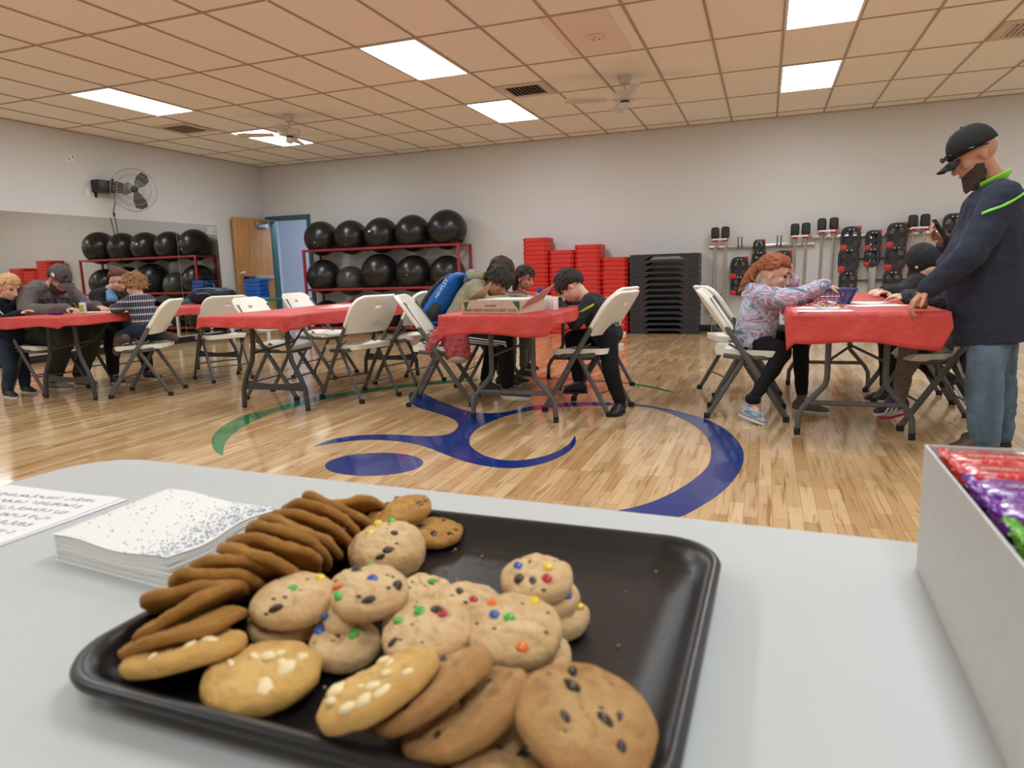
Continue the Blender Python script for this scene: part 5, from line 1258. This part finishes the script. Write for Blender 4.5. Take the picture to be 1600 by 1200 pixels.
rest = [('W',(-.2965,.3260,.7590),(0,-.04,.999),.0365,'flat golden white-chocolate cookie near the front left of the tray'),
('W',(-.2015,.3120,.7770),(-.44,.05,.90),.0375,'golden white-chocolate cookie leaning at the front of the four-cookie fan'),
('C',(-.1745,.3240,.7740),(-.50,.04,.865),.0390,'tan cookie right behind the golden one in the front fan'),
('C',(-.1500,.3180,.7690),(-.42,-.04,.91),.0385,'tan cookie with pale crumbly middle in the front fan'),
('C',(-.1150,.3000,.7570),(.02,-.03,.998),.0350,'tan cookie lying lowest under the large front-right one'),
('C',(-.0805,.3180,.7780),(.32,-.12,.94),.0378,'large chocolate chip cookie at the front right, nearest the viewer'),
('M',(-.3215,.3930,.7750),(0,-.06,1),.0345,'round pale candy cookie on top of the pair beside the brown row'),
('M',(-.3290,.3935,.7580),(0,0,1),.0325,'pale cookie underneath the round one beside the brown row'),
('M',(-.2610,.4000,.7860),(.05,-.16,1),.0300,'pale cookie with blue candy topping the middle heap'),
('M',(-.2950,.4420,.7660),(0,-.1,1),.0270,'pale cookie peeking out behind the middle heap'),
('M',(-.2770,.3850,.7700),(-.6,-.6,.6),.0145,'small broken cookie piece wedged in the middle heap'),
('M',(-.2680,.3760,.7570),(0,-.04,1),.0265,'pale cookie with green candy at the bottom of the middle heap'),
('M',(-.2045,.3785,.7760),(.02,-.14,1),.0320,'oblong pale cookie with green candies right of the middle heap'),
('M',(-.2300,.4180,.7570),(0,0,1),.0300,'pale cookie lying beneath the middle heap and the oblong one'),
('M',(-.2520,.4620,.7570),(0,-.05,1),.0245,'pale cookie with one green candy behind the heap'),
('M',(-.2080,.4480,.7600),(.1,-.12,1),.0290,'pale cookie with a red candy between the heap and the rear stack'),
('M',(-.1505,.3985,.7750),(.03,-.22,1),.0345,'pale cookie with green, blue and orange candies, front right of the heap'),
('M',(-.1440,.4010,.7570),(.03,-.04,1),.0330,'plain pale cookie underneath the green, blue and orange candied one'),
('M',(-.1520,.4555,.7860),(.05,-.16,1),.0285,'pale cookie topping the rear right stack of three'),
('M',(-.1470,.4590,.7710),(.06,-.08,1),.0270,'middle pale cookie of the rear right stack of three'),
('M',(-.1400,.4580,.7570),(0,0,1),.0270,'lowest pale cookie of the rear right stack of three'),
('D',(-.3150,.5150,.7660),(.06,-.25,1),.0345,'thick domed pale cookie with yellow and green candies standing apart'),
('B',(-.3400,.5850,.7750),(-.10,-.05,1),.0330,'brown cookie resting on another at the far edge of the tray'),
('B',(-.3060,.5870,.7560),(.03,-.06,1),.0320,'brown cookie lying flat at the far edge of the tray')]
SPEC = {'round pale candy cookie on top': [('g',.0,.0),('y',.3,.85),('c',.1,-.85)],
 'pale cookie with blue candy topping': [('c',-.8,.55),('b',.1,.1),('c',.92,.05),('g',-.55,-.75),('o',-.9,-.3),('c',.42,-.7)],
 'oblong pale cookie': [('g',-.75,-.1),('g',-.32,.3),('c',.1,.45),('r',.3,.35),('c',-.55,-.75)],
 'pale cookie topping the rear': [('b',-.6,-.1),('r',.45,-.4),('y',.35,.1),('c',.05,-.65),('c',-.45,-.55),('c',-.3,.3)],
 'thick domed pale': [('g',-.2,.85),('y',-.55,.6),('y',-.5,.0),('c',.45,-.55),('c',.3,-.85),('c',.25,.1)],
 'pale cookie with green, blue': [('o',-.75,.5),('b',-.5,.1),('g',-.12,.06),('y',.28,.8),('o',.5,-.75)],
 'pale cookie with green candy at the bottom': [('b',-.9,-.05),('g',.42,-.05),('c',-.2,.1)],
 'pale cookie with a red candy': [('r',.3,-.1),('c',-.3,.2)], 'pale cookie with one green': [('g',.35,.3)],
 'large chocolate chip cookie at': [('c',-.5,.75),('c',.25,-.05),('c',.45,.25),('c',-.35,-.35),('c',-.45,.35),('c',.6,-.4)]}
for kd, c, n_, r_, lb in rest:
    cookie(kd, c, n_, r_*(.94 if kd == 'M' else 1), kk, lb, next((v for k_, v in SPEC.items() if lb.startswith(k_)), None)); kk += 1

# napkins
m_nap = mat('white napkin paper', (.78,.78,.75), .8); m_dot = mat('navy print', (.36,.37,.52), .7)
t = thing('napkin_stack', 'thick stack of white paper napkins with navy speckles left of the cookies', 'napkins', (0,0,TZ))
cn = [Vector((-.655,.452,0)), Vector((-.486,.433,0)), Vector((-.484,.578,0)), Vector((-.66,.60,0))]
def napf(a, b, z, puff=0):
    p = cn[0].lerp(cn[1], a).lerp(cn[3].lerp(cn[2], a), b)
    wv = .0022*sin(b*9+2)*max(0, a-.5)*2+.0018*sin(a*8)
    return (p.x, p.y, z+wv*(z/.025)+puff*sin(pi*a)*sin(pi*b))
mb = MB(); lay = 22
for k in range(lay+1):
    z = .026*k/lay; ins = .002*(k % 2)+.0012*random.random(); N1 = 14; ring = []
    for i in range(N1): ring.append(napf(ins*4+(1-ins*8)*i/N1, ins*5, z))
    for i in range(N1): ring.append(napf(1-ins*4, ins*5+(1-ins*10)*i/N1, z))
    for i in range(N1): ring.append(napf(1-ins*4-(1-ins*8)*i/N1, 1-ins*5, z))
    for i in range(N1): ring.append(napf(ins*4, 1-ins*5-(1-ins*10)*i/N1, z))
    mb.v += ring
n = 56
for k in range(lay):
    for i in range(n): mb.f.append((k*n+i, k*n+(i+1) % n, (k+1)*n+(i+1) % n, (k+1)*n+i))
mb.f.append(tuple(range(n-1,-1,-1)))
obj('folded_sheets', mb, m_nap, t, ang=80)
tp = MB().grid(lambda a, b: napf(a, b, .0265, .0035), 18, 18); obj('top_sheet', tp, m_nap, t)
dm = MB(); rd = random.Random(2)
for i in range(620):
    b_ = rd.random(); a_ = 1-abs(rd.gauss(0,.13))-.02 if rd.random() < .8 else rd.random()
    if not 0 < a_ < 1: continue
    x, y, z = napf(a_, b_, .0268, .0035); s_ = rd.uniform(.0004,.0012)
    dm.prism([(x+s_*cos(q*pi/3), y+s_*sin(q*pi/3)) for q in range(6)], z, z+.0003)
o = obj('speckle_print', dm, m_dot, t, smooth=False); tag(o, 'navy speckle print', kind='stuff')
# printed sheets
for i, (cx, cy, rz, lb) in enumerate(((-.858,.512,radians(-1),'lower white sheet under the printed song sheet'), (-.863,.508,radians(1.5),'white sheet with swirling pencil writing at the left table edge'))):
    t = thing('paper_sheet', lb, 'paper', (cx, cy, TZ+.0006+i*.0009), rz, 'paper sheets beside the napkins')
    obj('sheet', MB().box((-.112,-.11,0), (.112,.105,.0005)), m_paper, t)
    if i:
        wr_ = MB(); rd = random.Random(4)
        for line in range(9):
            y = .082-line*.021; x = -.098+.008*rd.random()
            while x < .088:
                if rd.random() < .12: x += .008; continue
                s_ = rd.uniform(.0035,.0065); ph_ = rd.random()*6; st_ = rd.uniform(3,7)
                pts = [(x+s_*1.1*q/6+s_*.5*cos(st_*q/6+ph_), y+s_*.9*sin(st_*q/6+ph_)+.0035*sin(x*22), .0009) for q in range(7)]
                wr_.tube(pts, .0003, 4); x += s_*1.6
        for q in range(4): wr_.tube([(-.1+.19*j/14, -.088+.018*q*.5+.006*sin(j*1.1+q), .0009) for j in range(15)], .0005, 4)
        obj('handwriting', wr_, mat('pencil grey', (.22,.22,.25), .7), t, smooth=False)

# white carton with wrapped snacks
t = thing('snack_box', 'open white carton of wrapped snacks at the right edge of the table', 'box', (.128,.30,TZ), radians(-.8))
m_card = mat('white coated card', (.60,.59,.57), .6, noise=(60,.03))
w_, d_, h_ = .27, .362, .112
obj('tray_wall', MB().box((0,0,0), (.0018,d_,h_)).box((w_,0,0), (w_+.0018,d_,h_)).box((.0018,d_-.0018,0), (w_,d_,h_)).box((.0018,0,0), (w_,.0018,h_)), m_card, t, smooth=False)
obj('base', MB().box((.0018,.0018,0), (w_,d_-.0018,.0015)), m_card, t, smooth=False)
def wrapmat(n, c): return mat(n, c, .18, coat=.6, bump=(55,.5,.01), noise=(30,.12))
WR = {'red': wrapmat('red foil wrapper', (.60,.03,.03)), 'purple': wrapmat('purple foil wrapper', (.16,.02,.30)), 'green': wrapmat('green foil wrapper', (.10,.38,.01)), 'blue': wrapmat('blue foil wrapper', (.02,.10,.30))}
m_film = mat('clear crinkled film', (.50,.40,.42), .12, coat=.5)
items = [('red',.318,.112,'rearmost red wrapped snack bar in the white carton'),('red',.281,.112,'second red wrapped snack bar in the white carton'),('purple',.238,.112,'rear purple wrapped snack bar in the white carton'),('purple',.194,.112,'front purple wrapped snack bar in the white carton'),('green',.145,.112,'rear green wrapped snack bar in the white carton'),('green',.098,.112,'middle green wrapped snack bar in the white carton'),('green',.052,.112,'front green wrapped snack bar in the white carton')]
BX, BY = .128, .30
for i, (cl_, y, z, lb) in enumerate(items):
    s = thing('snack_bar', lb, 'snack', (BX+.008, BY+y, TZ+.0025), radians(-.8), 'wrapped snacks in the white carton')
    L_ = .252; hw = .0175 if cl_ == 'red' else .021
    mb = MB()
    def wf(a, b, i=i, hw=hw, z=z):
        an = pi*b; sq = lambda v: (abs(v)**.4)*(1 if v > 0 else -1)
        e = 1-.35*max(0, (abs(a-.5)-.44)/.06)
        nz_ = .0018*mnoise.noise(Vector((a*20, b*9, i*3)))
        return (a*L_, -sq(cos(an))*hw*e, (z-.012)+.014*sq(sin(an))*e+nz_)
    mb.grid(wf, 44, 14)
    mb.box((.004,-hw+.002,0), (L_-.004,hw-.002,z-.014))
    obj('wrapper', mb, WR[cl_], s, ang=70)
    for e0 in (0, L_-.007):
        fm = MB(); fm.grid(lambda a, b: (e0+.007*a, (b-.5)*2*hw*.98, z+.0015+.0012*sin(b*40)+.0015*mnoise.noise(Vector((a*9,b*14,i)))), 6, 30)
        o = obj('crimped_end', fm, WR[cl_], s)
    tx = text_mb({'red':'DOUBLE CHERRY  FRUIT SNACK','purple':'GRAPE CHEWY  FRUIT SNACK','green':'SOUR APPLE  FRUIT SNACK','blue':''}[cl_], .0062, T(.062,-.007,z+.0030) , .0003)
    obj('lettering', tx, mat('wrapper print', (.7,.55,.5), .4), s, smooth=False)
    obj('white_panel', MB().prism([(.060,.003),(.125,.003),(.122,.012),(.052,.012)], z+.0022, z+.0030), m_paper, s, smooth=False)

# ---------------- things on the red tables ----------------
RZ = .7445
def paper(x, y, w, d, rz, lb, kind_=None):
    o = obj('paper_sheet', MB().grid(lambda a, b: ((a-.5)*w, (b-.5)*d, .001+.0012*mnoise.noise(Vector((a*3+x, b*3, 0)))), 8, 8), m_paper, loc=(x, y, RZ+.0005), rot=(0,0,rz))
    md = o.modifiers.new('thickness','SOLIDIFY'); md.thickness = .0006
    return tag(o, lb, 'paper', 'loose papers on the red tables')
paper(-3.62,5.42,.21,.30,.3,'white paper lying on the second red table near the back')
paper(-3.45,5.1,.21,.28,-.2,'white paper lying on the second red table beside another sheet')
paper(.31,4.10,.28,.16,.05,'white sheet at the front edge of the right-hand table')
paper(.31,4.38,.26,.22,-.3,'white sheet under the candy pile')
paper(.62,4.55,.30,.22,.25,'white coloring sheet in front of the child in shaggy fleece')
paper(.60,4.85,.22,.28,-.4,'white sheet in the middle of the right-hand table')
paper(.50,5.75,.24,.24,.1,'white paper far back on the right-hand table')
paper(-5.93,4.70,.24,.28,.2,'white drawing paper under the hoodie man hands')
paper(-5.60,4.75,.24,.28,-.1,'white drawing paper in front of the curly-haired child')
paper(-1.50,4.92,.22,.28,.2,'white drawing paper under the dark-hoodie boy')
paper(-1.78,5.12,.26,.30,-.1,'white drawing paper under the sage-hoodie teenager')
# pencil case, glue box on leftmost table
tag(obj('pencil_case', MB().box((-.055,-.03,0), (.055,.03,.026)), mat('purple plastic', (.05,.01,.10), .4), loc=(-5.86,4.36,RZ), bev=.006), 'small dark purple pencil case at the near edge of the leftmost table', 'pencil case')
t = thing('glue_bottle', 'white bottle with green and yellow label on the leftmost table', 'bottle', (-5.70,4.50,RZ))
obj('bottle', MB().box((-.028,-.016,0), (.028,.016,.10)), m_white, t, bev=.008); obj('label', MB().box((-.027,-.0175,.02), (.027,-.0155,.08)), mat('lime label', (.35,.50,.12), .5), t); obj('cap', MB().lathe([(.010,.10),(.008,.125),(.004,.135)], 12), mat('violet cap', (.12,.10,.35), .4), t)
# cardboard box
m_kraft = mat('printed cardboard', (.58,.43,.33), .7, noise=(50,.06)); m_kin = mat('plain cardboard', (.50,.31,.16), .8); m_gpr = mat('dark green print', (.03,.10,.04), .6); m_ink = mat('brown print', (.12,.05,.03), .6)
t = thing('cardboard_box', 'open shallow cardboard fruit box with green corner prints on the third table', 'box', (-1.60,4.24,RZ), radians(-8))
bw_, bd, bh = .215, .17, .085
obj('wall', MB().box((-bw_,-bd,0), (bw_,-bd+.004,bh)).box((-bw_,bd-.004,0), (bw_,bd,bh)).box((-bw_,-bd+.004,0), (-bw_+.004,bd-.004,bh)).box((bw_-.004,-bd+.004,0), (bw_,bd-.004,bh)), m_kraft, t, smooth=False)
obj('base', MB().box((-bw_,-bd,0), (bw_,bd,.004)), m_kraft, t, smooth=False)
obj('flap', MB().add([(-bw_,-.12,bh),(-bw_,.12,bh),(-bw_+.12,.02,bh+.11),(-bw_+.003,-.12,bh),(-bw_+.003,.12,bh),(-bw_+.123,.02,bh+.11)], [(0,1,2),(5,4,3),(0,3,4,1),(1,4,5,2),(2,5,3,0)]), m_kin, t, smooth=False)
obj('flap', MB().add([(bw_,-bd,bh-.05),(bw_,bd,bh),(bw_+.075,bd,bh+.09),(bw_+.05,-bd,bh+.0),(bw_+.003,-bd,bh-.05),(bw_+.003,bd,bh),(bw_+.078,bd,bh+.09),(bw_+.053,-bd,bh)], [(0,1,2,3),(7,6,5,4),(0,4,5,1),(1,5,6,2),(2,6,7,3),(3,7,4,0)]), m_kraft, t, smooth=False)
obj('corner_print', MB().add(*(lambda q: (q.v, q.f))(MB().prism([(-bw_+.01,bh-.008),(-bw_+.055,bh-.008),(-bw_+.03,.02)], 0, .0008, T(0,-bd-.0002,0) @ R(pi/2,'X')).prism([(bw_-.06,bh-.008),(bw_-.01,bh-.008),(bw_-.01,.015)], 0, .0008, T(0,-bd-.0002,0) @ R(pi/2,'X')))), m_gpr, t, smooth=False)
tx = text_mb('FARM FRESH', .026, T(-.13,-bd-.001,.022) @ R(pi/2,'X')); 
for s_, x_, z_, h2 in (('PRODUCE',-.0,.022,.022),('KEEP COOL',.12,.022,.024),('ORGANIC',.0,.05,.018)):
    q = text_mb(s_, h2, T(x_,-bd-.001,z_) @ R(pi/2,'X')); tx.add(q.v, q.f)
obj('lettering', tx, m_ink, t, smooth=False)
tag(obj('paper_stack', MB().box((-.17,-.14,0), (.17,.14,.008)), m_paper, loc=(-1.57,4.29,RZ+bh-.006), rot=(0,0,radians(-9)), bev=.001), 'white papers lying across the top of the cardboard box', 'paper')
t = thing('glue_bottle', 'white glue bottle with blue cap behind the cardboard box', 'bottle', (-1.47,4.62,RZ))
obj('bottle', MB().lathe([(.026,0),(.028,.01),(.028,.08),(.02,.10),(.012,.108)], 18), m_white, t); obj('label', MB().lathe([(.0287,.02),(.0287,.075)], 18), mat('orange label', (.55,.30,.08), .5), t); obj('cap', MB().lathe([(.014,.107),(.016,.112),(.013,.145),(.009,.15)], 14), mat('royal blue cap', (.01,.03,.40), .4), t)
t = thing('carton', 'white upright carton standing right of the cardboard box', 'carton', (-1.365,4.48,RZ), radians(-12))
obj('body', MB().box((-.055,-.035,0), (.055,.035,.085)), m_white, t, bev=.002); obj('fold_line', MB().box((-.05,-.0365,.0), (-.047,-.035,.085)).box((-.02,-.0365,.0), (-.018,-.035,.085)).box((.012,-.0365,.0), (.014,-.035,.085)), m_kin, t, smooth=False)
t = thing('glue_bottle', 'yellow labelled bottle beside the dark-hoodie boy hands', 'bottle', (-1.435,5.08,RZ))
obj('bottle', MB().box((-.028,-.016,0), (.028,.016,.105)), mat('yellow label', (.62,.55,.03), .5), t, bev=.008); obj('label', MB().box((-.02,-.0175,.03), (.02,-.0155,.06)), m_gpr, t); obj('cap', MB().lathe([(.012,.104),(.010,.125)], 12), m_white, t)
# basket, candy, jar on the right-hand table
m_bk = mat('purple blue plastic basket', (.045,.05,.20), .4)
t = thing('basket', 'purple-blue plastic lattice basket by the red-haired girl elbow', 'basket', (.375,4.80,RZ), radians(8))
A_ = rrect(.115,.085,.02,4); B_ = rrect(.15,.115,.025,4); mb = MB(); n = len(A_); rows = 8; H2 = .088
pts = lambda q: [(a[0]+(b[0]-a[0])*q, a[1]+(b[1]-a[1])*q, .004+H2*q) for a, b in zip(A_, B_)]
for rr_ in range(rows+1): mb.tube(pts(rr_/rows), .0028 if rr_ < rows else .006, 5, closed=True)
per = 76
for k in range(per):
    q = k/per*n; j = int(q) % n; fr_ = q-int(q)
    a = Vector((*A_[j],0)).lerp(Vector((*A_[(j+1) % n],0)), fr_); b = Vector((*B_[j],0)).lerp(Vector((*B_[(j+1) % n],0)), fr_)
    mb.tube([(a.x,a.y,.004),(b.x,b.y,.004+H2)], .0030, 4)
obj('lattice', mb, m_bk, t); obj('base', MB().prism(A_, 0, .004), m_bk, t)
cols_ = [('white',m_paper),('pink',mat('pink wrapper', (.75,.25,.25), .3, coat=.4)),('red',WR['red']),('silver',mat('silver wrapper', (.5,.5,.52), .2, metal=.8)),('yellow',mat('amber wrapper', (.6,.4,.08), .3, coat=.4))]
rd = random.Random(8)
for k in range(11):
    nm, mm = cols_[k % 5]; x, y = .34+rd.uniform(-.09,.09), 4.36+rd.uniform(-.055,.055)
    mb = MB().ell((0,0,0), (.020,.010,.008), 10, 6).tube([(-.019,0,0),(-.030,0,.001)], [.003,.010], 6, sq=(1,.4)).tube([(.019,0,0),(.030,0,.001)], [.003,.010], 6, sq=(1,.4))
    tag(obj('wrapped_candy', mb, mm, loc=(x, y, RZ+.013+.010*(k % 3)), rot=(rd.uniform(-.3,.3),rd.uniform(-.3,.3),rd.uniform(0,6))), nm+' wrapped candy in the pile in front of the basket', 'candy', 'candies piled by the basket, '+nm)
t = thing('jar', 'small brown glass jar under the standing man hand', 'jar', (.795,4.27,RZ))
obj('glass', MB().lathe([(.030,0),(.033,.006),(.033,.055),(.027,.064)], 20), mat('amber glass', (.16,.07,.02), .12, coat=.5), t); obj('lid', MB().lathe([(.031,.063),(.032,.066),(.032,.084),(.029,.086)], 20), mat('red brown lid', (.12,.03,.02), .4), t); obj('label', MB().lathe([(.0337,.015),(.0337,.048)], 20), mat('tan label', (.35,.22,.10), .5), t)

# pencils in hand
for (x, y, z, rx, ry, lb) in ((-1.39,4.80,.80,.5,.3,'pencil in the dark-hoodie boy hand'),(-5.93,4.62,.80,.4,-.4,'pencil in the hoodie man hand')):
    tag(obj('pencil', MB().tube([(0,0,-.05),(0,0,.05)], [.0012,.0035], 6), mat('pencil paint', (.5,.3,.03), .4), loc=(x,y,z), rot=(rx,ry,0)), lb, 'pencil')

# duffel bag at the far end of the leftmost table
m_duf = cloth_m('navy black nylon', (.012,.018,.030), rough=.5)
t = thing('duffel_bag', 'navy duffel bag with pale blue piping at the far end of the leftmost table', 'bag', (-5.80,6.16,RZ))
mb = MB(); loft(mb, [(Vector((x,0,.085)), Vector((0,1,0)), Vector((0,0,1)), .115*s_, .09*s_) for x, s_ in ((-.27,.55),(-.25,.85),(-.15,1),(.1,1.02),(.22,.95),(.27,.7))], 20)
fuse('bag', mb, m_duf, t, vox=.01, sm=3, disp=(.006,8,(1,1,1)))
m_pip = mat('pale blue piping', (.12,.28,.38), .5)
obj('piping', MB().tube([(-.26,-.05,.10),(-.15,-.075,.165),(.05,-.08,.175),(.20,-.07,.15),(.27,-.04,.09)], .006, 6).tube([(-.2,-.1,.11),(0,-.115,.12),(.2,-.1,.10)], .005, 6), m_pip, t)
obj('handle', MB().tube([(-.10,-.07,.165),(-.04,-.03,.215),(.06,-.03,.22),(.12,-.07,.16)], .009, 6), m_duf, t)
obj('buckle', MB().cbox((.17,-.085,.13), (.03,.01,.03)), m_white, t)

# pink coat on the teenager chair
m_pink = cloth_m('dusty rose quilting', (.50,.10,.12), nz=(12,.12)); m_fle = cloth_m('cream fleece lining', (.42,.36,.28))
B = Vector((-2.28,4.72,.0)); t = thing('coat', 'dusty rose quilted puffer coat hanging at the corner of the third table', 'coat', B)
mb = MB()
loft(mb, [(Vector(c), Vector((1,-.1,.0)).normalized(), Vector((.1,1,0)).normalized(), a, b) for c, a, b in (((-2.165,4.72,.36),.105,.04),((-2.17,4.72,.39),.12,.05),((-2.18,4.72,.47),.12,.055),((-2.17,4.72,.56),.11,.05),((-2.13,4.73,.64),.10,.045),((-2.09,4.74,.71),.07,.035),((-2.07,4.75,.745),.04,.025))], 24)
chain(mb, [(-2.14,4.70,.68),(-2.24,4.68,.61),(-2.32,4.67,.53),(-2.355,4.66,.47)], [.048,.050,.046,.038])
chain(mb, [(-2.06,4.74,.71),(-2.02,4.74,.745),(-1.985,4.76,.76)], [.034,.035,.025])
fuse('shell', mb, m_pink, t, vox=.0075, sm=2, disp=(-.014,24,(1,1,1.3)), org=B)
mb = MB(); mb.ell(Vector((-2.15,4.695,.365))-B, (.075,.035,.032), 18, 10); obj('lining', mb, m_fle, t)
mb = MB(); mb.tube([Vector((-2.362,4.655,.452))-B+Vector((.032*cos(a*pi/8),.01*sin(a*pi/8),.027*sin(a*pi/8))) for a in range(16)], .009, 6, closed=True); obj('cuff', mb, m_pink, t)
# black fist of the coat glove is part of the chair back behind the box: dark winter hat
mb = MB(); mb.ell((0,0,0), (.05,.04,.04), 14, 10); tag(fuse('knit_hat', mb, bjk, None, vox=.008, sm=1, disp=(.003,20,(1,1,1))), 'small black knit hat by the coat collar at the third table edge', 'hat').location = (-1.935,4.58,.785)

bpy.data.scenes.remove(WORK)
